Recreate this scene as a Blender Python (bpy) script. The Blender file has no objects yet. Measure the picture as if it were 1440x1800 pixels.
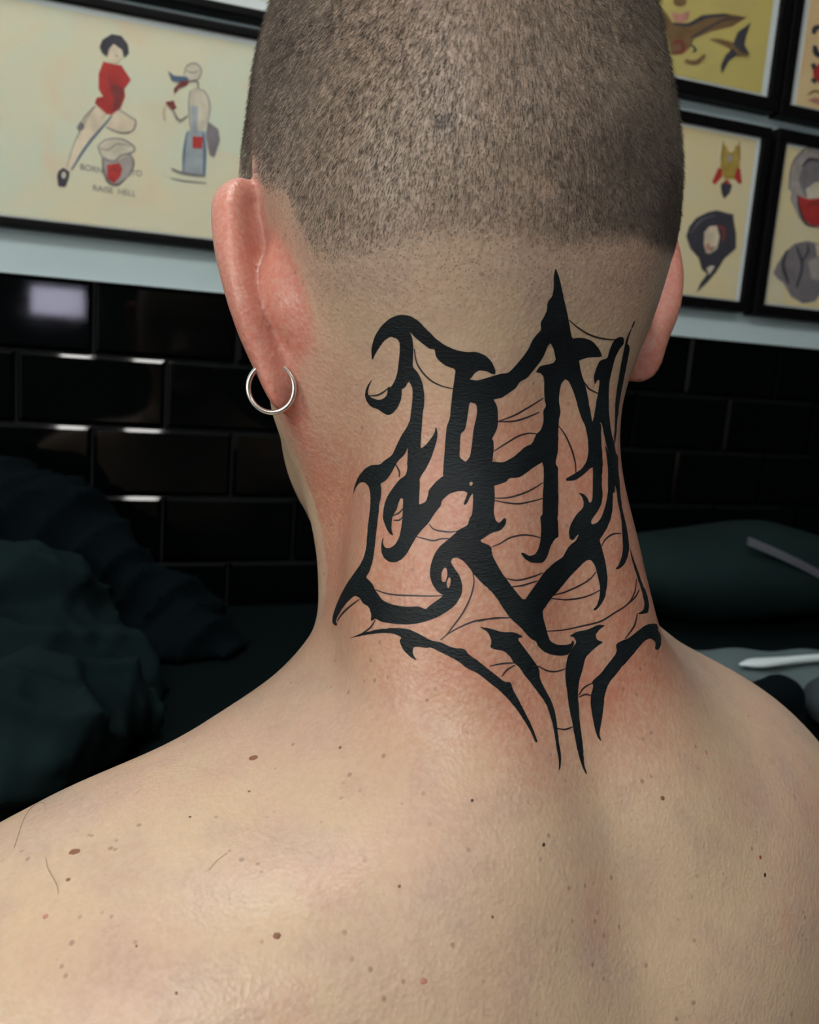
import bpy, bmesh, math, random
import numpy as np
from mathutils import Vector, Matrix
from mathutils.bvhtree import BVHTree
from mathutils.geometry import delaunay_2d_cdt

# ------------------------------------------------------------------ camera
SC = bpy.context.scene
COL = SC.collection
FPX = 1540.0                                    # focal length in pixels of the 1440 x 1800 frame
CAM = np.array([0.0, 0.0, 1.25])
_X = np.array([4280.0, 50.0, FPX]); _X /= np.linalg.norm(_X)
_D = np.array([-654.0, 8800.0, FPX]); _D -= _X * (_D @ _X); _D /= np.linalg.norm(_D)
_Z = -_D; _Y = np.cross(_Z, _X)
RW = np.stack([_X, _Y, _Z])                     # world = RW @ (right, down, forward)
cam_data = bpy.data.cameras.new('camera')
cam_data.sensor_fit = 'HORIZONTAL'; cam_data.sensor_width = 24.0
cam_data.lens = 24.0 * FPX / 1440.0
cam_data.clip_start = 0.01
cam_data.dof.use_dof = True
cam_data.dof.focus_distance = 0.335
cam_data.dof.aperture_fstop = 12.0
cam = bpy.data.objects.new('camera', cam_data)
M4 = Matrix.Identity(4)
for r in range(3):
    M4[r][0] = RW[r, 0]; M4[r][1] = -RW[r, 1]; M4[r][2] = -RW[r, 2]; M4[r][3] = CAM[r]
cam.matrix_world = M4
COL.objects.link(cam)
SC.camera = cam

def ray(px, py):
    return RW @ np.array([(px - 720.0) / FPX, (py - 900.0) / FPX, 1.0])
def on_y(px, py, y):                            # point of the place seen at a pixel, on a wall plane
    d = ray(px, py); return CAM + d * (y - CAM[1]) / d[1]
def on_z(px, py, z):
    d = ray(px, py); return CAM + d * (z - CAM[2]) / d[2]

# ------------------------------------------------------------------ world, exposure
wd = bpy.data.worlds.new('world'); SC.world = wd; wd.use_nodes = True
wd.node_tree.nodes['Background'].inputs[0].default_value = (0.9, 0.95, 1.0, 1)
wd.node_tree.nodes['Background'].inputs[1].default_value = 0.02
SC.view_settings.view_transform = 'Standard'
SC.view_settings.look = 'None'
SC.view_settings.gamma = 1.0
SC.view_settings.use_curve_mapping = False
SC.view_settings.exposure = -0.5
LAMP_POWER = 9.0
CY = SC.cycles
CY.max_bounces = 4; CY.diffuse_bounces = 2; CY.glossy_bounces = 2; CY.transmission_bounces = 2; CY.transparent_max_bounces = 8
CY.caustics_reflective = False; CY.caustics_refractive = False
CY.use_adaptive_sampling = True; CY.adaptive_threshold = 0.08; CY.adaptive_min_samples = 12
CY.use_denoising = True

# ------------------------------------------------------------------ helpers
def tag(o, label=None, cat=None, group=None, kind=None):
    if label: o['label'] = label
    if cat: o['category'] = cat
    if group: o['group'] = group
    if kind: o['kind'] = kind
    return o
def link(name, me, mat=None, parent=None, smooth=False):
    o = bpy.data.objects.new(name, me); COL.objects.link(o)
    if mat is not None and not me.materials:
        for m in (mat if isinstance(mat, (list, tuple)) else [mat]): me.materials.append(m)
    if smooth and len(me.polygons):
        me.polygons.foreach_set('use_smooth', [True] * len(me.polygons))
    if parent is not None:
        o.parent = parent; o.matrix_parent_inverse = parent.matrix_basis.inverted()
    return o
def empty(name, loc):
    o = bpy.data.objects.new(name, None); o.location = loc; o.empty_display_size = 0.05
    COL.objects.link(o); return o
def mesh_np(name, v, f):
    me = bpy.data.meshes.new(name)
    v = np.asarray(v, dtype=np.float32); f = np.asarray(f, dtype=np.int32)
    n = f.shape[1]
    me.vertices.add(len(v)); me.vertices.foreach_set('co', v.ravel())
    me.loops.add(f.size); me.loops.foreach_set('vertex_index', f.ravel())
    me.polygons.add(len(f))
    me.polygons.foreach_set('loop_start', np.arange(0, f.size, n, dtype=np.int32))
    me.update(calc_edges=True); me.validate()
    return me
def mesh_py(name, v, f):
    me = bpy.data.meshes.new(name); me.from_pydata([tuple(map(float, p)) for p in v], [], f); me.update(); return me
def bm_mesh(name, bm):
    me = bpy.data.meshes.new(name); bm.to_mesh(me); bm.free(); return me
def box_bm(lo, hi, bev=0.0, seg=2):
    bm = bmesh.new(); bmesh.ops.create_cube(bm, size=1.0)
    c = [(a + b) / 2 for a, b in zip(lo, hi)]; s = [b - a for a, b in zip(lo, hi)]
    for v in bm.verts: v.co = Vector([v.co[i] * s[i] + c[i] for i in range(3)])
    if bev: bmesh.ops.bevel(bm, geom=bm.edges[:], offset=bev, segments=seg, affect='EDGES', profile=0.5)
    return bm
def box(name, lo, hi, mat, parent=None, bev=0.0, seg=2):
    return link(name, bm_mesh(name, box_bm(lo, hi, bev, seg)), mat, parent, smooth=False)

class NT:
    def __init__(self, name):
        self.m = bpy.data.materials.new(name); self.m.use_nodes = True
        self.t = self.m.node_tree; self.b = self.t.nodes['Principled BSDF']; self.out = self.t.nodes['Material Output']
    def n(self, kind, **kw):
        nd = self.t.nodes.new(kind)
        for k, v in kw.items(): setattr(nd, k, v)
        return nd
    def l(self, a, b): self.t.links.new(a, b)
    def coord(self, which='Object'):
        return self.n('ShaderNodeTexCoord').outputs[which]
    def noise(self, scale, detail=3, rough=.55, dist=0.0, vec=None):
        nd = self.n('ShaderNodeTexNoise'); nd.inputs['Scale'].default_value = scale; nd.inputs['Detail'].default_value = detail
        nd.inputs['Roughness'].default_value = rough; nd.inputs['Distortion'].default_value = dist
        self.l(vec if vec is not None else self.coord(), nd.inputs['Vector']); return nd.outputs['Fac']
    def vor(self, scale, feature='F1', vec=None, out='Distance'):
        nd = self.n('ShaderNodeTexVoronoi', feature=feature); nd.inputs['Scale'].default_value = scale
        self.l(vec if vec is not None else self.coord(), nd.inputs['Vector']); return nd.outputs[out]
    def ramp(self, fac, stops):
        nd = self.n('ShaderNodeValToRGB'); cr = nd.color_ramp
        while len(cr.elements) < len(stops): cr.elements.new(0.5)
        for e, (p, c) in zip(cr.elements, stops):
            e.position = p; e.color = (c, c, c, 1) if not isinstance(c, tuple) else (*c, 1)
        self.l(fac, nd.inputs[0]); return nd.outputs[0]
    def mix(self, fac, a, b, blend='MIX'):
        nd = self.n('ShaderNodeMix', data_type='RGBA', blend_type=blend)
        for s, v in ((0, fac), (6, a), (7, b)):
            if isinstance(v, (int, float)): nd.inputs[s].default_value = v
            elif isinstance(v, tuple): nd.inputs[s].default_value = (*v, 1)
            else: self.l(v, nd.inputs[s])
        return nd.outputs[2]
    def math(self, op, a, b=0.0):
        nd = self.n('ShaderNodeMath', operation=op)
        for s, v in ((0, a), (1, b)):
            if isinstance(v, (int, float)): nd.inputs[s].default_value = v
            else: self.l(v, nd.inputs[s])
        return nd.outputs[0]
    def attr(self, name):
        nd = self.n('ShaderNodeAttribute'); nd.attribute_name = name; return nd.outputs['Fac']
    def bump(self, h, strength=.3, dist=.001, normal=None):
        nd = self.n('ShaderNodeBump'); nd.inputs['Strength'].default_value = strength; nd.inputs['Distance'].default_value = dist
        self.l(h, nd.inputs['Height'])
        if normal is not None: self.l(normal, nd.inputs['Normal'])
        return nd.outputs[0]
    def set(self, **kw):
        names = dict(color='Base Color', rough='Roughness', metal='Metallic', spec='Specular IOR Level', coat='Coat Weight', sheen='Sheen Weight',
                     emit='Emission Color', estr='Emission Strength', sss='Subsurface Weight', normal='Normal', trans='Transmission Weight', alpha='Alpha', coatr='Coat Roughness')
        for k, v in kw.items():
            i = self.b.inputs[names[k]]
            if isinstance(v, (int, float)): i.default_value = v
            elif isinstance(v, tuple): i.default_value = (*v, 1)
            else: self.l(v, i)
        return self
def plain(name, c, rough=.5, var=.12, scale=40, **kw):
    k = NT(name); f = k.noise(scale)
    k.set(color=k.mix(k.ramp(f, [(.3, 0.0), (.7, 1.0)]), tuple(x * (1 - var) for x in c), tuple(min(1, x * (1 + var)) for x in c)), rough=rough, **kw)
    return k.m
# ------------------------------------------------------------------ materials of the room
MAT = {}
k = NT('white_wall_paint'); k.set(color=k.mix(k.noise(25), (.66, .85, .88), (.72, .91, .94)), rough=.6, normal=k.bump(k.noise(260), .15, .0006)); MAT['white'] = k.m
k = NT('dark_wall_paint'); k.set(color=k.mix(k.noise(6), (.010, .011, .012), (.016, .017, .018)), rough=.8); MAT['dark_wall'] = k.m
MAT['ceiling'] = plain('ceiling_paint', (.80, .80, .79), .85)
MAT['side_wall'] = plain('pale_grey_wall_paint', (.70, .70, .68), .8, .05, 5)
MAT['floor'] = plain('floor_vinyl', (.30, .29, .27), .6)
k = NT('black_glazed_tile'); k.set(color=k.mix(k.noise(9), (.0006, .0010, .0011), (.0012, .0017, .0019)), rough=k.ramp(k.noise(14), [(.3, .03), (.75, .07)]), spec=.22, normal=k.bump(k.noise(7, 1), .015, .004)); MAT['tile'] = k.m
MAT['grout'] = plain('dark_grout', (.012, .013, .014), .8)
MAT['frame'] = plain('black_frame_lacquer', (.0035, .0035, .004), .5, spec=.1)
MAT['bench'] = NT('black_vinyl').set(color=(.0018, .0042, .0046), rough=.65, spec=.05).m
k = NT('lamp_diffuser'); k.set(color=(.9, .9, .9), emit=(1.0, .965, .90), estr=9.0); MAT['lamp'] = k.m
k = NT('screen_glow'); k.set(color=(.1, .1, .1), emit=(.80, .78, 1.0), estr=30.0); MAT['screen'] = k.m
MAT['steel'] = NT('lamp_housing').set(color=(.6, .6, .6), rough=.4, metal=.6).m

# ------------------------------------------------------------------ room shell
WALL_Y = 1.008
def struct(name, lo, hi, mat): return tag(box(name, lo, hi, mat), kind='structure')
wall = struct('wall_front', (-1.7, WALL_Y, 0), (2.5, WALL_Y + .1, 2.6), MAT['white'])
struct('wall_rear', (-1.7, -2.3, 0), (2.5, -2.2, 2.6), MAT['dark_wall'])
struct('wall_left', (-1.3, -2.3, 0), (-1.2, WALL_Y + .1, 2.6), MAT['side_wall'])
struct('wall_right', (2.5, -2.3, 0), (2.6, WALL_Y + .1, 2.6), MAT['dark_wall'])
struct('floor', (-1.8, -2.3, -.1), (2.6, WALL_Y + .1, 0), MAT['floor'])
struct('ceiling', (-1.8, -2.3, 2.6), (2.6, WALL_Y + .1, 2.7), MAT['ceiling'])

# black bevelled tiles, running bond, below the white part of the wall
TP, TL, TOPZ = .0757, .150, 1.306
bm = bmesh.new()
tw, th, td, tb = TL - .002, TP - .002, .0066, .0042
quad = lambda x, z, y: [(-x, y, -z), (x, y, -z), (x, y, z), (-x, y, z)]
ring0 = [bm.verts.new(p) for p in quad(tw / 2, th / 2, 0)]
ring1 = [bm.verts.new(p) for p in quad(tw / 2, th / 2, -.0035)]
ring2 = [bm.verts.new(p) for p in quad(tw / 2 - tb, th / 2 - tb, -td)]
for a, b in ((ring0, ring1), (ring1, ring2)):
    for i in range(4): bm.faces.new((a[i], a[(i + 1) % 4], b[(i + 1) % 4], b[i]))
bm.faces.new(ring2); bm.faces.new(ring0[::-1])
bmesh.ops.recalc_face_normals(bm, faces=bm.faces[:])
tile_me = bm_mesh('tile', bm); tile_me.materials.append(MAT['tile'])
grout = box('grout_bed', (-.95, WALL_Y - .002, .88), (1.75, WALL_Y + .001, TOPZ), MAT['grout'], wall)
rng = random.Random(4)
for r in range(5):
    z = TOPZ - TP * (r + .5)
    x0 = -.003 + (0 if r % 2 == 0 else TL / 2)
    for i in range(-6, 12):
        o = link('tile', tile_me, None, wall)
        o.location = (x0 + (i + .5) * TL, WALL_Y - .0018, z)
        o.rotation_euler = (rng.uniform(-.004, .004), 0, rng.uniform(-.004, .004))

# padded bench along the tiled wall
BZ = .955
bench = empty('padded_bench', (.4, .80, 0)); tag(bench, 'black vinyl padded bench along the tiled wall, under the clothes', 'bench')
bm = box_bm((-.95, .575, BZ - .07), (1.75, .998, BZ), .018, 4)
link('cushion_pad', bm_mesh('cushion_pad', bm), MAT['bench'], bench)
box('bench_body', (-.92, .60, .10), (1.72, .99, BZ - .07), MAT['bench'], bench)
for x in (-.85, 1.6):
    for y in (.63, .93): box('leg', (x, y, 0), (x + .05, y + .05, .10), MAT['bench'], bench)

# ceiling lamps (they show as bars in the tile bevels)
def lamp(x, y, sx, sy, label, power):
    e = empty('ceiling_lamp', (x, y, 2.6)); tag(e, label, 'lamp', 'ceiling lamps of the studio')
    box('housing', (x - sx - .02, y - sy - .02, 2.565), (x + sx + .02, y + sy + .02, 2.6), MAT['steel'], e)
    box('diffuser', (x - sx, y - sy, 2.556), (x + sx, y + sy, 2.5655), MAT['lamp'], e)
    ld = bpy.data.lights.new('lamp_light', 'AREA'); ld.shape = 'RECTANGLE'; ld.size = sx * 2; ld.size_y = sy * 2
    ld.energy = power; ld.color = (1.0, .98, .94)
    lo = bpy.data.objects.new('lamp_light', ld); lo.location = (x, y, 2.55); COL.objects.link(lo)
    lo.parent = e; lo.matrix_parent_inverse = e.matrix_basis.inverted()
lamp(-.75, -1.25, .25, .40, 'large white ceiling lamp panel behind the camera, towards the pale left wall', LAMP_POWER * 3.2)
lamp(.75, -1.30, .22, .22, 'square white ceiling lamp panel behind the camera, towards the right wall', LAMP_POWER * .35)
lamp(-.055, .50, .035, .30, 'narrow white ceiling tube lamp over the bench, nearer the pin-up sheet', LAMP_POWER * .55)
lamp(.130, .50, .045, .30, 'narrow white ceiling tube lamp over the bench, nearer the winged figure sheet', LAMP_POWER * .65)
wl = empty('added_fill_lamp', (-1.2, -.25, 1.55)); tag(wl, 'added flat white fill lamp on the pale left wall, outside the picture', 'lamp')  # added unseen fill panel that brightens the left neck and jaw
box('housing', (-1.199, -.50, 1.30), (-1.165, 0.0, 1.80), MAT['steel'], wl); box('diffuser', (-1.1655, -.48, 1.32), (-1.158, -.02, 1.78), MAT['lamp'], wl)
wld = bpy.data.lights.new('lamp_light', 'AREA'); wld.shape = 'RECTANGLE'; wld.size = .46; wld.size_y = .46; wld.energy = LAMP_POWER * .42; wld.color = (1.0, .97, .92)
wlo = bpy.data.objects.new('lamp_light', wld); wlo.location = (-1.15, -.25, 1.55); wlo.rotation_euler = (0, -math.pi / 2, 0); COL.objects.link(wlo); wlo.parent = wl; wlo.matrix_parent_inverse = wl.matrix_basis.inverted()
# lit screen on the far wall: the bright patch mirrored in the top left tile
sp = on_y(97, 531, WALL_Y); sd = sp - CAM; sd[1] *= -1
tt = (-2.19 - sp[1]) / sd[1]; sc_c = sp + sd * tt
scr = empty('wall_screen', (sc_c[0], -2.2, sc_c[2])); tag(scr, 'small lit wall screen mirrored in the top left black tile', 'screen')
box('bezel', (sc_c[0] - .145, -2.20, sc_c[2] - .085), (sc_c[0] + .145, -2.18, sc_c[2] + .085), MAT['frame'], scr)
box('display', (sc_c[0] - .105, -2.182, sc_c[2] - .057), (sc_c[0] + .105, -2.1785, sc_c[2] + .057), MAT['screen'], scr)
# ------------------------------------------------------------------ the person: one implicit surface
HC=np.array([0.140,0.374,1.282]);YAW=13.0;HYAW=-7.0;HTILT=-9.0
# ---------------------------------------------------------------- implicit helpers
def smin(a,b,k):
    h=np.clip(0.5+0.5*(b-a)/k,0,1)
    return b+(a-b)*h-k*h*(1-h)
def smax(a,b,k): return -smin(-a,-b,k)
def ell(P,c,r,n=2.0,rot=None):
    q=P-np.array(c)
    if rot is not None: q=q@rot
    q=np.abs(q)/np.array(r)
    k=(q**n).sum(1)**(1.0/n)
    return (k-1)*min(r)
def cap(P,a,b,ra,rb):
    a=np.array(a,float);b=np.array(b,float)
    ba=b-a; t=np.clip(((P-a)@ba)/(ba@ba),0,1)
    return np.linalg.norm(P-a-t[:,None]*ba,axis=1)-(ra+(rb-ra)*t)
def rotx(d):
    c,s=math.cos(math.radians(d)),math.sin(math.radians(d))
    return np.array([[1,0,0],[0,c,-s],[0,s,c]]).T
def rotz(d):
    c,s=math.cos(math.radians(d)),math.sin(math.radians(d))
    return np.array([[c,-s,0],[s,c,0],[0,0,1]]).T
def roty(d):
    c,s=math.cos(math.radians(d)),math.sin(math.radians(d))
    return np.array([[c,0,s],[0,1,0],[-s,0,c]]).T
def spl(z,kz,kv):
    # monotone-ish cubic (Catmull) through knots, kz ascending
    kz=np.array(kz,float);kv=np.array(kv,float)
    m=np.gradient(kv,kz)
    i=np.clip(np.searchsorted(kz,z)-1,0,len(kz)-2)
    h=kz[i+1]-kz[i]; t=np.clip((z-kz[i])/h,0,1)
    return ((2*t**3-3*t**2+1)*kv[i]+(t**3-2*t**2+t)*h*m[i]+(-2*t**3+3*t**2)*kv[i+1]+(t**3-t**2)*h*m[i+1])
# ---------------------------------------------------------------- torso loft (ascending z)
TZ=[-.62,-.50,-.40,-.32,-.275,-.237,-.212,-.192,-.172,-.152,-.13,-.105,-.06,-.02]
TAL=[.150,.150,.160,.185,.208,.204,.174,.134,.085,.056,.0465,.0450,.045,.040]
TAR=[.150,.150,.160,.175,.206,.208,.192,.171,.146,.115,.087,.066,.056,.040]
TB=[-.120,-.130,-.152,-.160,-.156,-.146,-.136,-.126,-.115,-.104,-.095,-.089,-.080,-.055]
TF=[.105,.095,.090,.085,.068,.050,.040,.033,.029,.027,.027,.029,.032,.035]
TN=[2.4,2.4,2.4,2.3,2.2,2.1,2.0,1.95,1.95,2.0,2.05,2.1,2.1,2.1]
def head_frame(P):
    h0=np.array([0,-.02,-.03])
    return (P-h0)@(rotx(HTILT)@rotz(HYAW)).T+h0
def soft_abs(P,e=.010):
    S=P.copy(); S[:,0]=np.sqrt(P[:,0]**2+e*e); return S
def sdf(P):
    x,y,z=P[:,0],P[:,1],P[:,2]
    ax=np.sqrt(x*x+1e-8); S=soft_abs(P)
    t=1/(1+np.exp(-x/.02)); a=spl(z,TZ,TAL)*(1-t)+spl(z,TZ,TAR)*t
    yb=spl(z,TZ,TB); yf=spl(z,TZ,TF); n=spl(z,TZ,TN)
    yc=(yb*.52+yf*.48)
    b=np.where(y<yc,yc-yb,yf-yc)
    k=((ax/a)**n+(np.abs(y-yc)/b)**n)**(1/n)
    d=(k-1)*np.minimum(np.minimum(a,b),.06)
    d=np.maximum(d, z+.012); d=np.maximum(d,-.60-z)
    # deltoids and arms
    d=smin(d,cap(S,(.150,-.055,-.254),(.195,-.045,-.277),.051,.053),.05)
    d=smin(d,cap(S,(.200,-.045,-.29),(.222,-.03,-.52),.050,.042),.03)
    # shoulder blades
    d=smin(d,ell(S,(.088,-.128,-.315),(.060,.030,.085),2,rotz(-12)),.06)
    # trapezius / splenius columns of the nape
    d=smin(d,cap(S,(.022,-.054,-.02),(.024,-.066,-.12),.026,.027),.03)
    d=smin(d,cap(S,(.024,-.066,-.12),(.036,-.090,-.20),.027,.036),.04)
    # sternomastoid
    d=smin(d,cap(S,(.054,-.012,-.025),(.016,.022,-.175),.013,.011),.02)
    # c7 and thoracic spine
    d=smin(d,ell(P,(0,-.094,-.165),(.014,.012,.018)),.025)
    m=np.where(z>-.22)[0]
    if len(m):
        d[m]=smin(d[m],head(P[m]),.028)
        me=m[(np.abs(P[m,0])>.045)&(np.abs(P[m,2])<.085)&(np.abs(P[m,1])<.08)]
        if len(me):
            d[me]=smin(d[me],ears(head_frame(P[me])),.005)
    return d
def head(P):
    Q=head_frame(P)
    T=Q.copy();T[:,0]=np.abs(T[:,0]); U=soft_abs(Q,.012)
    hd=ell(Q,(-.002,-.010,.060),(.0770,.096,.102),2.6)
    hd=smin(hd,ell(Q,(-.002,-.050,.020),(.060,.056,.060),2.2),.03)
    hd=smin(hd,ell(U,(.034,-.03,.03),(.036,.05,.06),2.2),.03)
    hd=smin(hd,ell(U,(.058,-.016,-.024),(.014,.018,.026)),.02)            # mastoid
    m=np.where(Q[:,1]>-.06)[0]
    if len(m):
        hd[m]=smin(hd[m],face(Q[m],T[m]),.03)
    return hd
def face(Q,T):
    fc=ell(Q,(0,.050,-.020),(.058,.046,.075),2.3)
    fc=smin(fc,ell(Q,(0,.070,.045),(.058,.030,.045),2.2),.03)          # brow / forehead
    fc=smin(fc,cap(T,(.052,.006,-.050),(.014,.078,-.098),.013,.015),.025) # jaw line
    fc=smin(fc,cap(T,(.048,.055,-.012),(.056,.022,-.004),.016,.012),.02)  # cheek bone
    fc=smin(fc,cap(Q,(0,.083,.02),(0,.112,-.022),.008,.0115),.012)       # nose
    fc=smin(fc,cap(T,(.000,.104,-.024),(.013,.098,-.026),.009,.0075),.008)
    fc=smax(fc,-ell(T,(.031,.098,.012),(.014,.012,.010)),.014)           # eye sockets
    fc=smin(fc,ell(T,(.031,.083,.011),(.013,.0125,.0115)),.004)          # eyeballs
    fc=smin(fc,cap(T,(.014,.094,.026),(.044,.085,.026),.006,.005),.01)    # brow ridge
    fc=smin(fc,cap(T,(0,.098,-.052),(.020,.088,-.054),.0065,.004),.006)   # upper lip
    fc=smin(fc,cap(T,(0,.097,-.063),(.017,.089,-.061),.007,.004),.006)    # lower lip
    return smin(fc,ell(Q,(0,.088,-.092),(.020,.014,.014)),.015)
# ---------------------------------------------------------------- ears
def ear_one(P,sgn,out,tilt,off,sc,con=(.0050,-.0095,-.008),cr=(.0125,.0135,.0200)):
    q=(P-np.array(off))*np.array([sgn,1,1])/sc
    q=q@rotx(tilt).T
    an=math.radians(out); s,c=math.sin(an),math.cos(an)
    # sheet coordinates: p along the sheet (outwards and back), m its front side, w up
    E=np.stack([q[:,0]*s-q[:,1]*c,q[:,0]*c+q[:,1]*s,q[:,2]],1)
    rim=[(-.014,.002,.014),(-.007,.003,.027),(.006,.004,.036),(.019,.006,.0385),(.0275,.0065,.030),(.0300,.006,.016),(.0295,.005,.002),(.0255,.004,-.013),(.018,.003,-.026),(.010,.002,-.034)]
    rr=[.0035,.004,.0045,.0052,.0054,.0052,.0050,.0050,.0054,.0056]
    d=None
    tk=np.arange(len(rim)); tt=np.linspace(0,len(rim)-1,34); RM=np.array(rim)
    RM=np.stack([spl(tt,tk,RM[:,j]) for j in range(3)],1); RRr=spl(tt,tk,np.array(rr))
    for i in range(len(RM)-1):
        k=cap(E,RM[i],RM[i+1],RRr[i],RRr[i+1]); d=k if d is None else np.minimum(d,k)
    sh=ell(E,(.006,.001,.006),(.023,.0028,.031),2.2)                      # sheet between rim and head
    d=smin(d,sh,.005)
    d=smin(d,ell(E,con,cr,2,rotx(8)),.0025)  # back of the concha
    d=smax(d,-ell(E,(.001,.011,-.004),(.0125,.0120,.0175),2),.004)         # bowl of the concha
    d=smin(d,ell(E,(.007,.001,-.037),(.0092,.0042,.0105),2),.006)          # lobe
    return smin(d,ell(E,(-.012,.004,-.008),(.004,.005,.007)),.004)*sc     # tragus
def ears(P):
    L=ear_one(P,-1,48,-16,(-.0700,-.004,-.009),1.03,(.0160,-.0118,-.007),(.0105,.0128,.0188))
    Rr=ear_one(P,1,63,-14,(.0875,-.014,.013),1.03)
    return np.minimum(L,Rr)
# ---------------------------------------------------------------- surface nets on a graded grid
def axis_pts(segs):
    out=[segs[0][0]]
    for a,b,h in segs:
        n=max(1,int(round((b-a)/h))); out+=list(np.linspace(a,b,n+1)[1:])
    return np.array(out)
def nets(f,xs,ys,zs,block=4):
    nx,ny,nz=len(xs),len(ys),len(zs)
    # coarse pass
    ix=np.unique(np.r_[np.arange(0,nx,block),nx-1]);iy=np.unique(np.r_[np.arange(0,ny,block),ny-1]);iz=np.unique(np.r_[np.arange(0,nz,block),nz-1])
    G=np.stack(np.meshgrid(xs[ix],ys[iy],zs[iz],indexing='ij'),-1).reshape(-1,3)
    V=f(G).reshape(len(ix),len(iy),len(iz))
    hs=max(np.diff(xs[ix]).max(),np.diff(ys[iy]).max(),np.diff(zs[iz]).max())
    neg=V<0
    near=np.abs(V)<hs*0.45
    act=near.copy()
    for ax in range(3):
        d=np.diff(neg.astype(np.int8),axis=ax)!=0
        sl=[slice(None)]*3; sl[ax]=slice(0,-1); a1=tuple(sl); sl[ax]=slice(1,None); a2=tuple(sl)
        act[a1]|=d; act[a2]|=d
    for ax in range(3):
        e=act.copy()
        sl=[slice(None)]*3; sl[ax]=slice(0,-1); a1=tuple(sl); sl[ax]=slice(1,None); a2=tuple(sl)
        e[a1]|=act[a2]; e[a2]|=act[a1]; act=e
    # expand to fine
    mx=np.clip(np.searchsorted(ix,np.arange(nx),side='right')-1,0,len(ix)-2)
    my=np.clip(np.searchsorted(iy,np.arange(ny),side='right')-1,0,len(iy)-2)
    mz=np.clip(np.searchsorted(iz,np.arange(nz),side='right')-1,0,len(iz)-2)
    fill=np.where(neg,-1.0,1.0)
    F=fill[np.ix_(mx,my,mz)].astype(np.float32)
    M=act[np.ix_(mx,my,mz)]
    idx=np.argwhere(M)
    vals=np.empty(len(idx))
    for s in range(0,len(idx),400000):
        k=idx[s:s+400000]; vals[s:s+400000]=f(np.stack([xs[k[:,0]],ys[k[:,1]],zs[k[:,2]]],1))
    F[M]=vals
    neg=F<0
    c=np.zeros((nx-1,ny-1,nz-1),np.int8)
    for dx in (0,1):
        for dy in (0,1):
            for dz in (0,1): c+=neg[dx:nx-1+dx,dy:ny-1+dy,dz:nz-1+dz]
    cell=(c>0)&(c<8)
    ci=np.argwhere(cell); vid=-np.ones(cell.shape,np.int64); vid[cell]=np.arange(len(ci))
    X=[xs,ys,zs]
    acc=np.zeros((len(ci),3));cnt=np.zeros(len(ci))
    for ax in range(3):
        o=[a for a in range(3) if a!=ax]
        for u in (0,1):
            for v in (0,1):
                a=ci.copy();a[:,o[0]]+=u;a[:,o[1]]+=v
                b=a.copy();b[:,ax]+=1
                fa=F[tuple(a.T)];fb=F[tuple(b.T)]
                m=(fa<0)!=(fb<0)
                t=np.where(m,fa/np.where(m,fa-fb,1),0)
                pa=np.stack([X[j][a[:,j]] for j in range(3)],1);pb=np.stack([X[j][b[:,j]] for j in range(3)],1)
                acc+=np.where(m[:,None],pa+(pb-pa)*t[:,None],0);cnt+=m
    verts=acc/np.maximum(cnt,1)[:,None]
    faces=[]
    for ax in range(3):
        u,v=(ax+1)%3,(ax+2)%3
        sl0=[slice(None)]*3;sl1=[slice(None)]*3
        sl0[ax]=slice(0,-1);sl1[ax]=slice(1,None)
        n0=neg[tuple(sl0)];n1=neg[tuple(sl1)]
        e=np.argwhere(n0!=n1)
        ok=(e[:,u]>0)&(e[:,v]>0)&(e[:,u]<[nx,ny,nz][u]-1)&(e[:,v]<[nx,ny,nz][v]-1)
        e=e[ok]
        def cid(du,dv):
            k=e.copy();k[:,u]-=du;k[:,v]-=dv
            return vid[tuple(k.T)]
        q=np.stack([cid(1,1),cid(0,1),cid(0,0),cid(1,0)],1)
        flip=n1[tuple(e.T)]
        q[flip]=q[flip][:,::-1]
        faces.append(q)
    faces=np.concatenate(faces)
    faces=faces[(faces>=0).all(1)]
    return verts,faces
def body_mesh(h=.002):
    xs=axis_pts([(-.30,-.115,h*2),(-.115,.115,h),(.115,.30,h*2)])
    ys=axis_pts([(-.21,.01,h),(.01,.16,h*1.5)])
    zs=axis_pts([(-.62,-.36,h*3),(-.36,-.24,h*1.6),(-.24,.09,h),(.09,.16,h)])
    return nets(sdf,xs,ys,zs)

def to_world(v):
    a=math.radians(YAW);c,sn=math.cos(a),math.sin(a)
    return np.stack([v[:,0]*c-v[:,1]*sn,v[:,0]*sn+v[:,1]*c,v[:,2]],1)+HC
def to_local(w):
    a=math.radians(YAW);c,sn=math.cos(a),math.sin(a); q=np.asarray(w)-HC
    return np.stack([q[:,0]*c+q[:,1]*sn,-q[:,0]*sn+q[:,1]*c,q[:,2]],1)
bv, bf = body_mesh(.0019)
# relax, then settle the vertices exactly on the surface
E_ = np.concatenate([bf[:, [0, 1]], bf[:, [1, 2]], bf[:, [2, 3]], bf[:, [3, 0]]])
for it in range(2):
    acc = np.zeros_like(bv); cnt = np.zeros(len(bv))
    for c_ in range(3): acc[:, c_] = np.bincount(E_[:, 0], bv[E_[:, 1], c_], len(bv))
    cnt = np.bincount(E_[:, 0], minlength=len(bv))
    bv = bv * .4 + .6 * acc / np.maximum(cnt, 1)[:, None]
    e = .0004; d0 = sdf(bv)
    g = np.stack([sdf(bv + np.eye(3)[i] * e) - d0 for i in range(3)], 1) / e
    g2 = (g ** 2).sum(1)
    st = np.clip(d0 / np.maximum(g2, .05), -.002, .002)
    bv = bv - g * st[:, None]
bw = to_world(bv)
body_me = mesh_np('person', bw, bf)
nrm = np.empty(len(bw) * 3, np.float32); body_me.vertices.foreach_get('normal', nrm); nrm = nrm.reshape(-1, 3).astype(float)
BVH = BVHTree.FromPolygons([Vector(p) for p in bw], bf.tolist())
CV = Vector(CAM)
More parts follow.
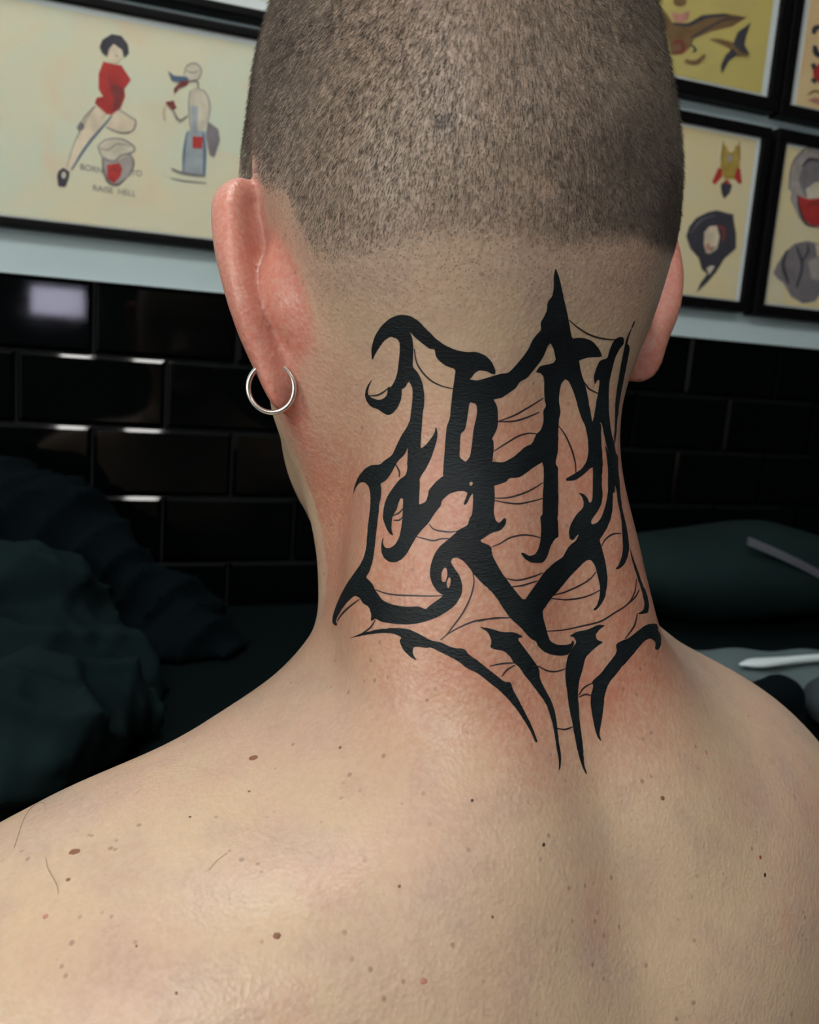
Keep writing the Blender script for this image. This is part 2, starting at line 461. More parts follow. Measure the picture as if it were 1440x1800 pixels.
def hit(px, py):
    d = Vector(ray(px, py)); d.normalize()
    loc, n, i, dist = BVH.ray_cast(CV, d)
    if loc is None: return None, None
    return np.array(loc), np.array(n)
def stick(px, py, guess=.36):                     # point on the skin at a pixel, or the nearest skin beside it
    p, n = hit(px, py)
    if p is None:
        q = CAM + ray(px, py) * guess
        loc, n_, i, dist = BVH.find_nearest(Vector(q)); p, n = np.array(loc), np.array(n_)
        q = CAM + ray(px, py) * float(np.dot(p - CAM, RW[:, 2])); loc, n_, i, dist = BVH.find_nearest(Vector(q)); p, n = np.array(loc), np.array(n_)
    return p, n

# ---- hairline on the head as height over azimuth (0 = nape, + = towards his right ear)
hl_px = [(454, 330), (505, 342), (528, 396), (551, 446), (591, 456), (659, 446), (716, 430), (784, 420), (864, 420), (915, 430), (978, 440), (1046, 430), (1120, 425), (1154, 445), (1177, 452)]
az, hz = [], []
for q in hl_px:
    p, n = hit(*q)
    if p is None: continue
    l = head_frame(to_local(p[None]))[0]
    az.append(math.atan2(l[0], -l[1])); hz.append(l[2])
o_ = np.argsort(az); az = np.array(az)[o_]; hz = np.array(hz)[o_]
az = np.r_[-math.pi, -2.6, -2.1, -1.75, az, 1.75, 2.1, 2.6, math.pi]
hz = np.r_[.115, .105, .055, .028, hz, .028, .055, .105, .115]
o_ = np.argsort(az); az, hz = az[o_], hz[o_]
def hair_level(L):                                # metres above (+) or below (-) the hairline
    a_ = np.arctan2(L[:, 0], -L[:, 1]); return L[:, 2] - np.interp(a_, az, hz)
LQ = head_frame(bv)
lev = hair_level(LQ)
onhead = (np.abs(LQ[:, 0]) < .084) & (LQ[:, 2] > -.08)
ear_d = np.where((np.abs(LQ[:, 0]) > .03) & (np.abs(LQ[:, 2]) < .1), ears(LQ), 1.0)
is_ear = np.clip(1 - (ear_d - .0005) / .006, 0, 1)
sm = lambda t: t * t * (3 - 2 * t)
scalp = sm(np.clip((lev + .002) / .008, 0, 1)) * (ear_d > .0022) * onhead
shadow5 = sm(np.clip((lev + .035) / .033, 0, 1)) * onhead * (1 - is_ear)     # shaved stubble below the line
flush = np.clip(1 - np.abs(bv[:, 2] + .105) / .085, 0, 1) * (bv[:, 1] < -.0) * np.clip(1.25 - np.abs(bv[:, 0] - .005) / .09, 0, 1)
behind = np.exp(-(((LQ[:, 0] + .066) / .016) ** 2 + ((LQ[:, 1] + .03) / .02) ** 2 + ((LQ[:, 2] + .0) / .045) ** 2))
def vnoise(P, wave, seed, octaves=3):
    """smooth lattice noise 0..1 at the given wavelength (metres)"""
    R_ = np.random.default_rng(seed); out = 0; amp = 1.0; tot = 0
    for o in range(octaves):
        Lt = R_.random((32, 32, 32)); q = P / wave * 2 ** o + 100.5; i = np.floor(q).astype(int); t = q - i; t = t * t * (3 - 2 * t); r_ = 0
        for dx in (0, 1):
            for dy in (0, 1):
                for dz in (0, 1):
                    w_ = (t[:, 0] if dx else 1 - t[:, 0]) * (t[:, 1] if dy else 1 - t[:, 1]) * (t[:, 2] if dz else 1 - t[:, 2])
                    r_ = r_ + w_ * Lt[(i[:, 0] + dx) % 32, (i[:, 1] + dy) % 32, (i[:, 2] + dz) % 32]
        out = out + amp * r_; tot += amp; amp *= .55
    return out / tot
def lerp(c, col, w): return c * (1 - w[:, None]) + np.array(col) * w[:, None]
st_ = lambda v, a, b: sm(np.clip((v - a) / (b - a), 0, 1))
tone = np.tile(np.array([.545, .400, .268]), (len(bv), 1))
tone = lerp(tone, (.535, .360, .258), st_(vnoise(bv, .050, 1), .38, .66))
tone = lerp(tone, (.415, .280, .225), st_(vnoise(bv, .013, 2), .42, .72) * .38)
tone = lerp(tone, (.37, .275, .265), st_(vnoise(bv, .030, 3, 2), .56, .80) * .22)
tone = lerp(tone, (.52, .27, .20), st_(vnoise(bv, .022, 4, 2), .58, .80) * .22)
tone = lerp(tone, (.500, .205, .130), sm(np.clip(flush * 1.9, 0, 1)) * (.75 + .25 * st_(vnoise(bv, .02, 5), .35, .65)) * .95)
tone = lerp(tone, (.58, .195, .150), np.clip(is_ear + behind * .85, 0, 1) * .88)
tone = lerp(tone, (.285, .205, .165), shadow5 * .46)  # stubble tint, deepened so it also paints in the shade under the occiput
tone = lerp(tone, (.32, .255, .20), scalp * .50)
# the fade: fuller, darker hair low on the right of the nape; a scar and a dark mark in the hair
fade = st_(LQ[:, 0], -.030, .030) * (1 - st_(lev, .022, .062)) * scalp
tone = lerp(tone, (.075, .060, .048), fade * .62)
bare = np.zeros(len(bv))
for (px_, py_, r_, col_, w_) in ((963, 328, .0028, (.40, .27, .19), .75), (779, 211, .0024, (.035, .028, .024), .9)):
    p_, n_ = hit(px_, py_); g_ = np.exp(-((bw - p_) ** 2).sum(1) / r_ ** 2); tone = lerp(tone, col_, np.clip(g_ * 1.3, 0, 1) * w_)
    if px_ > 900: bare = np.clip(g_ * 1.2, 0, 1)
scalp_d = scalp * (1 - .8 * bare) * (.80 + .75 * fade)
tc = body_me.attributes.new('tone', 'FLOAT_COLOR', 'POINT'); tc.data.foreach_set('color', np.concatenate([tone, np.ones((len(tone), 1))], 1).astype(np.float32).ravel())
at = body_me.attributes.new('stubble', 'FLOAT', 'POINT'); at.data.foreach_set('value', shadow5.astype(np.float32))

def skin_material():
    k = NT('skin')
    co = k.coord()
    fine = k.ramp(k.noise(420, 2, .6), [(.40, 0.0), (.62, 1.0)])
    tn = k.n('ShaderNodeAttribute'); tn.attribute_name = 'tone'; c = tn.outputs['Color']
    c = k.mix(k.math('MULTIPLY', fine, .22), c, (.66, .51, .39))
    # freckles and pores
    fr = k.ramp(k.vor(165), [(.10, 1.0), (.17, 0.0)])
    pick = k.ramp(k.noise(60, 1), [(.50, 0.0), (.60, 1.0)])
    c = k.mix(k.math('MULTIPLY', k.math('MULTIPLY', fr, pick), .55), c, (.20, .115, .075))
    # follicle shade of the shaved skin and of the scalp
    dots = k.ramp(k.vor(820), [(.16, 1.0), (.30, 0.0)])
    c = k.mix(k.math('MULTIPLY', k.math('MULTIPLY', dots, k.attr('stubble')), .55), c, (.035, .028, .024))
    nb = k.bump(k.noise(140, 2), .16, .0012)
    nb = k.bump(k.vor(640), .34, .0005, nb)
    k.set(color=c, rough=.40, spec=.50, sss=.16, normal=nb)
    k.b.inputs['Subsurface Radius'].default_value = (1.0, .34, .16); k.b.inputs['Subsurface Scale'].default_value = .006
    return k.m
MAT['skin'] = skin_material()
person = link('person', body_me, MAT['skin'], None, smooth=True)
tag(person, 'bare-shouldered person seen from behind with buzz cut and black tattoo on the nape', 'person')

# ---- short clipped hair: single tapered strands rooted in the scalp
def make_hair():
    R = np.random.default_rng(11)
    tri = np.concatenate([bf[:, [0, 1, 2]], bf[:, [0, 2, 3]]])
    w = scalp_d[tri].mean(1)
    sw = (shadow5 * (scalp < .5))[tri].mean(1) * .20
    A = bw[tri[:, 0]]; e1 = bw[tri[:, 1]] - A; e2 = bw[tri[:, 2]] - A
    cr = np.cross(e1, e2); area = np.linalg.norm(cr, axis=1) / 2; fn = cr / (2 * area[:, None] + 1e-15)
    tot = w + sw
    back = np.clip(.35 + .65 * ((CAM - A) * fn).sum(1) / np.linalg.norm(CAM - A, axis=1) * 3, .35, 1)   # thinner on the far side
    pr = area * tot * back; pr /= pr.sum()
    N = 120000
    i = R.choice(len(tri), N, p=pr)
    u, v = R.random(N), R.random(N); f = u + v > 1; u[f], v[f] = 1 - u[f], 1 - v[f]
    P = A[i] + e1[i] * u[:, None] + e2[i] * v[:, None]
    n = (nrm[tri[i]]).mean(1); n /= np.linalg.norm(n, axis=1)[:, None]
    stub = R.random(N) < (sw / (tot + 1e-12))[i]
    L = to_local(P); H = head_frame(L)
    crown = np.array([.004, -.070, .135])
    t = H - crown; a_ = math.radians(0)
    # tangent away from the whorl, in world
    tw = to_world(L + (t / np.linalg.norm(t, axis=1)[:, None]) * .01) - P
    tw += np.array([0, 0, -.006])
    tw -= n * (tw * n).sum(1)[:, None]; tw /= np.linalg.norm(tw, axis=1)[:, None] + 1e-9
    up = np.clip(R.normal(.42, .12, N), .15, 1)[:, None]
    lvl = hair_level(H)
    ln = np.interp(lvl, [-.03, 0, .012, .05, .10], [.0005, .0015, .0024, .0034, .0042]) * R.uniform(.65, 1.25, N)
    ln[stub] *= .5
    rnd = R.normal(0, 1, (N, 3)) * .12
    d = n * up + tw * (1 - up * .55) + rnd; d /= np.linalg.norm(d, axis=1)[:, None]
    d2 = d + tw * .25 - n * .10; d2 /= np.linalg.norm(d2, axis=1)[:, None]
    s1 = np.cross(d, n); s1 /= np.linalg.norm(s1, axis=1)[:, None] + 1e-9; s2 = np.cross(d, s1)
    rad = (R.uniform(.000042, .000070, N))[:, None]
    base = P - n * .0002
    V = np.empty((N, 7, 3)); mid = base + d * (ln * .55)[:, None]; tip = mid + d2 * (ln * .5)[:, None]
    for j in range(3):
        an = 2 * math.pi * j / 3; off = s1 * math.cos(an) + s2 * math.sin(an)
        V[:, j] = base + off * rad; V[:, 3 + j] = mid + off * rad * .85
    V[:, 6] = tip
    F = []
    for j in range(3):
        q = (j + 1) % 3; F += [(j, q, 3 + q), (j, 3 + q, 3 + j), (3 + j, 3 + q, 6)]
    F = (np.array(F)[None] + (np.arange(N) * 7)[:, None, None]).reshape(-1, 3)
    me = mesh_np('buzz_cut_hair', V.reshape(-1, 3), F)
    k = NT('hair_strand'); k.set(color=k.mix(k.ramp(k.noise(30, 2), [(.35, 0.0), (.65, 1.0)]), (.085, .066, .051), (.17, .137, .107)), rough=.34, spec=.6)
    o = link('buzz_cut_hair', me, k.m, person, smooth=True); tag(o, 'very short dark clipped hair with scalp showing through', kind='stuff')
make_hair()
# ------------------------------------------------------------------ tattoo: flat ink shapes laid on the skin of the nape
def cA(p): return [(560 + x / 4.5, 460 + y / 4.5) for x, y in p]
def cB(p): return [(840 + x / 4.5, 460 + y / 4.5) for x, y in p]
def cC(p): return [(560 + x / 4.5, 800 + y / 4.5) for x, y in p]
def cD(p): return [(840 + x / 4.0, 800 + y / 4.0) for x, y in p]
def cE(p): return [(580 + x / 2.25, 1060 + y / 2.25) for x, y in p]
INK = [
 cA([(425,785),(418,690),(445,590),(495,510),(560,450),(640,418),(720,425),(790,465),(850,530),(930,610),(1000,660),(1090,700),(1170,715),(1250,712),(1320,740),(1370,790),(1400,860),(1398,890),(1370,888),(1330,865),(1270,858),(1235,880),(1212,915),(1150,960),(1080,920),(1085,850),(1010,825),(950,780),(925,740),(920,690),(880,690),(820,645),(760,595),(725,555),(690,600),(640,640),(625,610),(570,590),(520,625),(480,680),(450,730)]),
 cA([(640,600),(725,555),(745,610),(752,690),(748,780),(745,830),(790,880),(825,960),(838,1050),(838,1130),(825,1200),(820,1290),(812,1390),(808,1480),(850,1450),(890,1400),(920,1350),(928,1300),(942,1345),(940,1400),(920,1470),(890,1560),(850,1640),(815,1690),(800,1720),(803,1760),(798,1860),(795,1925),(850,1900),(870,1840),(870,1810),(930,1740),(985,1695),(1060,1680),(1080,1810),(1030,1840),(975,1890),(970,1930),(920,1990),(870,2070),(820,2120),(780,2170),(750,2220),(700,2310),(660,2355),(610,2380),(560,2375),(520,2345),(500,2300),(497,2250),(505,2200),(518,2180),(510,2230),(530,2265),(570,2265),(610,2235),(640,2180),(655,2110),(665,2030),(668,1950),(672,1875),(650,1870),(630,1920),(625,1950),(590,2010),(580,2050),(578,2120),(595,2170),(560,2150),(530,2090),(510,2030),(515,1970),(525,1910),(550,1850),(590,1790),(640,1725),(690,1690),(705,1640),(705,1530),(710,1470),(700,1420),(715,1300),(725,1250),(735,1170),(745,1080),(745,1000),(718,945),(705,960),(690,990),(658,1010),(660,1040),(655,1090),(630,1150),(590,1200),(550,1215),(510,1195),(470,1165),(420,1150),(385,1110),(368,1060),(375,1010),(400,960),(430,928),(405,975),(390,1030),(400,1060),(430,1080),(480,1095),(520,1080),(545,1050),(550,1000),(580,985),(605,940),(625,880),(635,800),(645,700)]),
 cA([(725,1250),(700,1310),(660,1370),(620,1450),(585,1530),(520,1575),(490,1605),(420,1608),(370,1635),(320,1695),(290,1760),(272,1850),(300,1780),(330,1745),(370,1745),(400,1780),(413,1840),(412,1930),(400,2030),(388,2150),(380,2260),(360,2340),(330,2400),(280,2470),(230,2540),(180,2630),(140,2720),(115,2800),(110,2850),(125,2875),(145,2880),(150,2865),(138,2850),(150,2810),(190,2740),(240,2680),(290,2640),(330,2660),(350,2700),(400,2730),(420,2790),(415,2840),(430,2840),(450,2822),(500,2850),(600,2865),(700,2872),(800,2860),(900,2830),(1000,2780),(1080,2720),(1130,2640),(1140,2570),(1120,2490),(1080,2430),(1045,2380),(1060,2345),(1000,2310),(950,2260),(910,2330),(885,2410),(880,2480),(900,2550),(940,2610),(990,2640),(950,2670),(880,2720),(850,2750),(790,2725),(720,2730),(650,2725),(580,2710),(510,2680),(480,2640),(445,2590),(440,2570),(420,2540),(375,2495),(400,2460),(430,2370),(445,2270),(455,2170),(470,2050),(480,1930),(495,1870),(500,1790),(490,1755),(530,1735),(560,1700),(600,1630),(630,1575),(680,1530),(710,1470),(735,1370)]),
 cA([(1085,850),(1075,930),(1060,1030),(1050,1120),(1040,1240),(1015,1300),(1005,1400),(998,1500),(990,1600),(985,1695),(1000,1800)]) + cC([(1040,305),(1100,285),(1155,285),(1180,300),(1165,340),(1145,395),(1170,390),(1205,320),(1222,300),(1222,380),(1215,470),(1195,500),(1180,555),(1110,590),(1080,620),(1010,680),(950,730),(930,800),(1045,850),(1060,815),(1100,810),(1150,840),(1200,900),(1220,935),(1300,1020),(1380,1090)]) + cD([(180,1080),(230,1150),(300,1210),(370,1290),(410,1310),(420,1340),(460,1380),(520,1405),(590,1412),(640,1400),(680,1320),(665,1300),(655,1325),(620,1335),(560,1335),(510,1310),(490,1260),(475,1200),(460,1150),(455,1095),(480,1060),(520,1000),(560,960),(600,910),(650,850),(710,790),(760,740),(795,735),(700,600),(640,640),(610,690),(600,715),(530,760),(460,830),(420,890),(370,960),(325,1025),(260,950),(200,870),(170,830),(130,760),(100,700),(95,640),(10,605),(60,570),(100,545),(160,530),(195,490),(200,450),(185,440),(150,480),(125,460),(110,400),(120,300),(115,210)]) + cB([(130,1780),(110,1700),(110,1600),(115,1580),(125,1500),(125,1420),(110,1400),(130,1370),(155,1310),(160,1250),(155,1150),(125,1090),(60,1000),(-60,930),(-110,900)]),
 cB([(-60,930),(0,940),(100,910),(180,885),(240,880),(290,830),(350,760),(400,690),(430,620),(470,570),(500,540),(495,480),(520,440),(545,390),(550,320),(590,270),(600,200),(598,120),(612,45),(640,110),(665,220),(690,330),(710,420),(725,500),(745,610),(790,600),(850,605),(910,630),(960,690),(985,750),(950,755),(870,755),(800,780),(700,850),(620,800),(615,770),(600,690),(575,640),(550,670),(520,750),(470,820),(430,870),(390,920),(330,950),(300,1000),(250,1035),(190,1075),(125,1090),(0,1100),(-60,1090)]),
 cB([(600,690),(700,600),(745,610),(800,780),(815,870),(850,980),(870,1070),(890,1180),(905,1275),(975,1270),(975,1400),(985,1530),(985,1640),(980,1810),(912,1810),(915,1620),(880,1640),(830,1690),(770,1730),(700,1735),(695,1715),(760,1680),(820,1640),(860,1580),(875,1500),(870,1400),(850,1300),(820,1240),(800,1180),(770,1070),(745,1000),(715,940),(690,930),(640,900),(615,770)]),
 cB([(905,1275),(915,1240),(930,1150),(950,1040),(965,940),(945,930),(925,975),(915,910),(940,830),(965,780),(1025,765),(1040,700),(1075,620),(1120,592),(1155,600),(1155,650),(1120,690),(1085,760),(1060,860),(1040,950),(1035,1030),(1035,1150),(1040,1230),(1055,1350),(1080,1450),(1100,1560),(1115,1680),(1125,1810),(1092,1810),(1065,1640),(1040,1530),(1010,1430),(985,1300),(975,1270)]),
 cB([(1222,515),(1195,590),(1182,650),(1197,660),(1200,700),(1180,800),(1150,950),(1130,1050),(1115,1150),(1100,1280),(1090,1400),(1078,1460),(1075,1400),(1085,1250),(1085,1130),(1100,1000),(1125,850),(1150,720),(1170,620),(1200,550)]),
 cB([(1003,1440),(1040,1525),(1060,1620),(1080,1720),(1086,1830),(1030,1830),(1030,1650),(1020,1550)]),
 cB([(615,770),(600,800),(540,815),(490,825),(455,875),(500,880),(525,920),(525,1090),(540,1140),(515,1180),(520,1260),(500,1330),(460,1365),(430,1440),(370,1465),(290,1540),(200,1590),(120,1580),(60,1600),(60,1790),(140,1770),(220,1745),(250,1710),(320,1710),(370,1680),(450,1620),(520,1580),(520,1840),(635,1840),(630,1640),(610,1590),(635,1500),(635,1350),(640,1250),(655,1190),(640,1100),(645,1030),(660,960),(690,930),(700,850)]),
 cD([(462,0),(462,200),(455,320),(455,420),(437,430),(445,520),(440,600),(425,660),(400,700),(360,710),(320,685),(300,690),(330,730),(370,755),(420,760),(460,755),(490,710),(510,640),(540,590),(568,575),(565,540),(562,400),(567,300),(562,150),(565,90),(545,60),(555,0)]),
 cD([(705,265),(740,270),(770,300),(785,340),(805,320),(808,200),(808,-10),(872,-10),(875,100),(870,200),(878,280),(870,340),(840,400),(795,460),(800,490),(850,470),(890,380),(910,290),(920,200),(920,80),(914,-10),(945,-10),(947,150),(950,280),(945,400),(915,500),(880,560),(855,595),(870,650),(890,720),(905,800),(912,900),(895,1000),(860,1060),(825,1095),(810,1085),(835,1060),(855,1000),(860,930),(845,860),(825,780),(795,735),(700,720),(640,640),(690,600),(710,560),(700,560),(670,600),(645,590),(638,540),(650,490),(690,420),(740,370),(745,330),(730,290)]),
 cD([(948,-10),(960,150),(975,250),(985,340),(1000,400),(1010,470),(1015,560),(1020,650),(1010,720),(985,780),(965,800),(990,802),(1030,770),(1055,710),(1065,650),(1055,560),(1040,480),(1020,400),(1005,300),(995,200),(988,100),(983,-10)]),
 cD([(1066,640),(1090,720),(1120,800),(1150,890),(1190,980),(1205,1060),(1195,1110),(1150,1118),(1120,1115),(1165,1090),(1172,1040),(1150,945),(1115,840),(1078,720)]),
 cE([(70,142),(130,118),(200,102),(260,98),(310,102),(350,120),(400,148),(440,155),(480,175),(535,182),(545,200),(600,240),(650,280),(690,312),(715,312),(725,345),(745,380),(770,430),(800,490),(815,530),(822,550),(812,552),(800,520),(775,475),(745,430),(710,385),(670,345),(620,305),(580,275),(545,260),(500,225),(450,200),(400,175),(380,178),(350,172),(330,175),(328,200),(345,228),(320,215),(290,185),(275,150),(285,135),(250,120),(200,118),(140,126)]),
 cE([(588,92),(640,102),(680,115),(730,115),(765,133),(740,140),(770,180),(800,220),(828,260),(830,300),(850,340),(875,385),(890,430),(898,480),(905,550),(915,610),(912,650),(905,665),(905,620),(895,570),(885,500),(870,440),(850,390),(820,350),(790,310),(765,280),(750,255),(725,235),(715,215),(690,190),(632,178),(640,150),(625,115)]),
 cE([(945,130),(980,112),(1020,105),(1060,85),(1090,88),(1065,105),(1050,125),(1055,145),(1082,155),(1065,165),(1040,185),(1010,215),(1000,260),(985,310),(980,360),(985,420),(990,490),(1000,560),(1005,640),(1018,678),(1008,672),(985,610),(970,540),(958,470),(945,410),(938,350),(930,290),(932,250),(940,210),(960,175),(975,155),(965,135)]),
 cE([(1130,160),(1180,140),(1220,110),(1260,85),(1300,80),(1345,100),(1310,100),(1330,130),(1330,165),(1318,185),(1300,183),(1305,155),(1280,138),(1250,150),(1220,180),(1180,225),(1140,270),(1100,320),(1085,370),(1080,430),(1070,490),(1065,520),(1075,548),(1060,535),(1048,500),(1038,450),(1030,400),(1032,360),(1042,330),(1035,310),(1070,280),(1100,240),(1135,195)]),
]
HOLES = [
 cA([(1195,1110),(1250,1125),(1255,1200),(1225,1330),(1215,1430),(1200,1540),(1165,1585),(1130,1560),(1115,1540),(1120,1440),(1125,1360),(1160,1330),(1175,1250),(1185,1180)]),
 cC([(972,935),(990,895),(1012,888),(1022,940),(1005,1005),(975,1000)]), cC([(1010,1020),(1030,965),(1046,975),(1044,1020),(1028,1058)]),
 cC([(1190,222),(1205,210),(1222,216),(1215,240),(1200,243)]),
]
LINES = [
 cA([(758,690),(775,790),(820,870),(890,940),(980,985),(1065,1005)]), cA([(400,1060),(470,1055),(530,1020),(560,990)]), cA([(612,1605),(640,1660),(640,1705)]),
 cB([(722,462),(790,520),(870,570),(950,600),(1040,615),(1110,615)]), cB([(840,950),(880,1005),(950,1042)]), cB([(160,1265),(300,1210),(420,1140),(520,1078)]), cB([(160,1265),(280,1262),(380,1235),(488,1190)]),
 cB([(122,1502),(220,1440),(320,1380),(400,1358),(470,1362)]), cB([(638,1298),(690,1370),(740,1480),(770,1590),(776,1680)]), cB([(1218,525),(1240,470)]),
 cD([(115,303),(220,298),(330,265),(400,230),(460,192)]), cD([(115,318),(200,335),(290,342),(380,325),(460,304)]), cD([(100,645),(160,620),(230,580),(320,562),(400,570),(445,585)]), cD([(200,868),(280,880),(370,860),(460,828)]),
 cD([(235,927),(320,915),(420,883)]), cD([(525,987),(620,960),(720,915),(790,870),(830,822)]), cD([(515,1008),(620,1017),(720,1005),(800,980),(860,948)]), cD([(868,640),(900,590),(950,555),(1010,552)]),
 cD([(0,1170),(100,1148),(230,1143)]), cD([(485,1238),(600,1230),(720,1205),(860,1170),(960,1110),(1050,1050),(1100,970),(1116,870)]), cD([(1040,1060),(1105,1000),(1135,945)]), cD([(1122,1115),(1100,1200),(1035,1292)]),
 cC([(876,545),(910,585),(980,603),(1050,608),(1115,598)]), cC([(775,645),(850,665),(910,677),(970,663),(1050,660)]), cC([(445,1063),(540,1095),(640,1108),(760,1112),(880,1115),(985,1112)]), cC([(325,1140),(240,1205),(180,1265),(150,1312)]),
 cC([(1222,935),(1230,1010),(1200,1130),(1140,1250),(1060,1360),(1010,1425),(965,1462)]), cC([(1010,1425),(1100,1370),(1250,1310),(1440,1290)]), cC([(452,1303),(410,1365),(335,1418)]), cC([(588,482),(640,455),(668,422)]), cC([(594,515),(640,515),(668,488)]),
 cE([(632,250),(680,240),(738,236)]), cE([(680,290),(700,265),(732,245)]), cE([(822,248),(860,268),(900,270),(933,259)]), cE([(983,366),(1005,335),(1042,314)]), cE([(983,373),(1010,362),(1036,366)]), cE([(898,496),(930,500),(962,489)]),
]
def smooth_line(pts, step=3.0):
    P = [np.array(p, float) for p in pts]; P = [2 * P[0] - P[1]] + P + [2 * P[-1] - P[-2]]; out = []
    for i in range(1, len(P) - 2):
        n = max(2, int(np.linalg.norm(P[i + 1] - P[i]) / step))
        for k_ in range(n):
            t = k_ / n
            out.append(.5 * (2 * P[i] + (P[i + 1] - P[i - 1]) * t + (2 * P[i - 1] - 5 * P[i] + 4 * P[i + 1] - P[i + 2]) * t * t + (3 * P[i] - P[i - 1] - 3 * P[i + 1] + P[i + 2]) * t ** 3))
    out.append(P[-2]); return np.array(out)
def ribbon(pts, w):
    q = smooth_line(pts); t = np.gradient(q, axis=0); t /= np.linalg.norm(t, axis=1)[:, None] + 1e-9
    nn = np.stack([-t[:, 1], t[:, 0]], 1); s = np.linspace(0, 1, len(q))
    ww = (w * (.55 + .45 * np.sin(s * math.pi)))[:, None]
    return np.concatenate([q + nn * ww / 2, (q - nn * ww / 2)[::-1]])
def resample(poly, step, rough=0.0, rg=None):
    out = []
    P = np.array(poly, float)
    for i in range(len(P)):
        a, b = P[i], P[(i + 1) % len(P)]; n = max(1, int(np.linalg.norm(b - a) / step))
        d = (b - a) / (np.linalg.norm(b - a) + 1e-9); nn = np.array([-d[1], d[0]])
        for k_ in range(n):
            q = a + (b - a) * k_ / n
            if rough and k_ and n > 2: q = q + nn * rg.normal(0, rough)
            out.append(q)
    return np.array(out)
def chaikin(poly):
    P = np.array(poly, float); Q = np.roll(P, -1, 0); return np.stack([P * .82 + Q * .18, P * .18 + Q * .82], 1).reshape(-1, 2)
def inside(pts, poly):
    x, y = pts[:, 0], pts[:, 1]; r = np.zeros(len(pts), bool); n = len(poly)
    for i in range(n):
        x1, y1 = poly[i]; x2, y2 = poly[(i + 1) % n]
        c_ = (y1 > y) != (y2 > y)
        with np.errstate(divide='ignore', invalid='ignore'): xi = (x2 - x1) * (y - y1) / (y2 - y1) + x1
        r ^= c_ & (x < xi)
    return r
def fill(polys, holes, grid):
    """triangulate the union of polygons minus holes, with a fine inner grid"""
    V, E = [], []
    for pl in list(polys) + list(holes):
        s = len(V); V += [tuple(p) for p in pl]; E += [(s + i, s + (i + 1) % len(pl)) for i in range(len(pl))]
    if grid:
        A = np.concatenate([np.asarray(p) for p in polys]); lo, hi = A.min(0), A.max(0)
        gx, gy = np.meshgrid(np.arange(lo[0], hi[0], grid), np.arange(lo[1], hi[1], grid)); G = np.stack([gx.ravel(), gy.ravel()], 1)
        G += np.random.default_rng(3).uniform(-.2, .2, G.shape) * grid
        m = np.zeros(len(G), bool)
        for p in polys: m |= inside(G, p)
        V += [tuple(p) for p in G[m]]
    r = delaunay_2d_cdt([Vector(v) for v in V], E, [], 0, 1e-4)
    v = np.array([tuple(q) for q in r[0]]); f = [t for t in r[2]]
    f = np.array([t for t in f if len(t) == 3]); c_ = v[f].mean(1)
    m = np.zeros(len(f), bool)
    for p in polys: m |= inside(c_, p)
    for p in holes: m &= ~inside(c_, p)
    f = f[m]; used = np.unique(f); re_ = -np.ones(len(v), int); re_[used] = np.arange(len(used))
    return v[used], re_[f]
def lay_on_skin(name, polys, holes, mat, grid=5.0, lift=.00012):
    v, f = fill(polys, holes, grid)
    W = np.empty((len(v), 3))
    for i, (px, py) in enumerate(v):
        p, n = stick(px, py); W[i] = p + n * lift
    # no stretched slivers round the side of the neck
    el = np.max([np.linalg.norm(W[f[:, i]] - W[f[:, (i + 1) % 3]], axis=1) for i in range(3)], 0); f = f[el < .016]
    # face outwards
    nn = np.cross(W[f[:, 1]] - W[f[:, 0]], W[f[:, 2]] - W[f[:, 0]]); flip = ((CAM - W[f[:, 0]]) * nn).sum(1) < 0
    f[flip] = f[flip][:, ::-1]
    return link(name, mesh_np(name, W, f), mat, person, smooth=True)
rg = np.random.default_rng(8)
k = NT('tattoo_ink')
k.set(color=k.mix(k.ramp(k.noise(45, 3), [(.35, 0.0), (.68, 1.0)]), (.0045, .007, .009), (.009, .0145, .017)), rough=k.mix(k.noise(120), (.46, .46, .46), (.60, .60, .60)), spec=.24)
st = k.n('ShaderNodeMapping'); st.inputs['Scale'].default_value = (1, 1, 2.6); k.l(k.coord(), st.inputs[0])
k.set(normal=k.bump(k.vor(520, vec=st.outputs[0]), .55, .00035, k.bump(k.noise(900, 2), .3, .0003)))
MAT['ink'] = k.m
INK[-1] = [(x - max(0, x - 1115) * .16, y) for x, y in INK[-1]]
ink_polys = [resample(chaikin(p), 5.0, .35, rg) for p in INK]
tat = lay_on_skin('neck_tattoo', ink_polys, [resample(chaikin(p), 4.0) for p in HOLES], MAT['ink'])
tag(tat, 'solid black ragged blackletter tattoo covering the nape')
kl = NT('tattoo_line_ink'); kl.set(color=kl.mix(kl.noise(60), (.018, .012, .014), (.04, .024, .026)), rough=.5); MAT['line_ink'] = kl.m
for ln_ in LINES:
    lay_on_skin('tattoo_line', [ribbon(ln_, 3.2)], [], MAT['line_ink'], grid=0, lift=.00008)

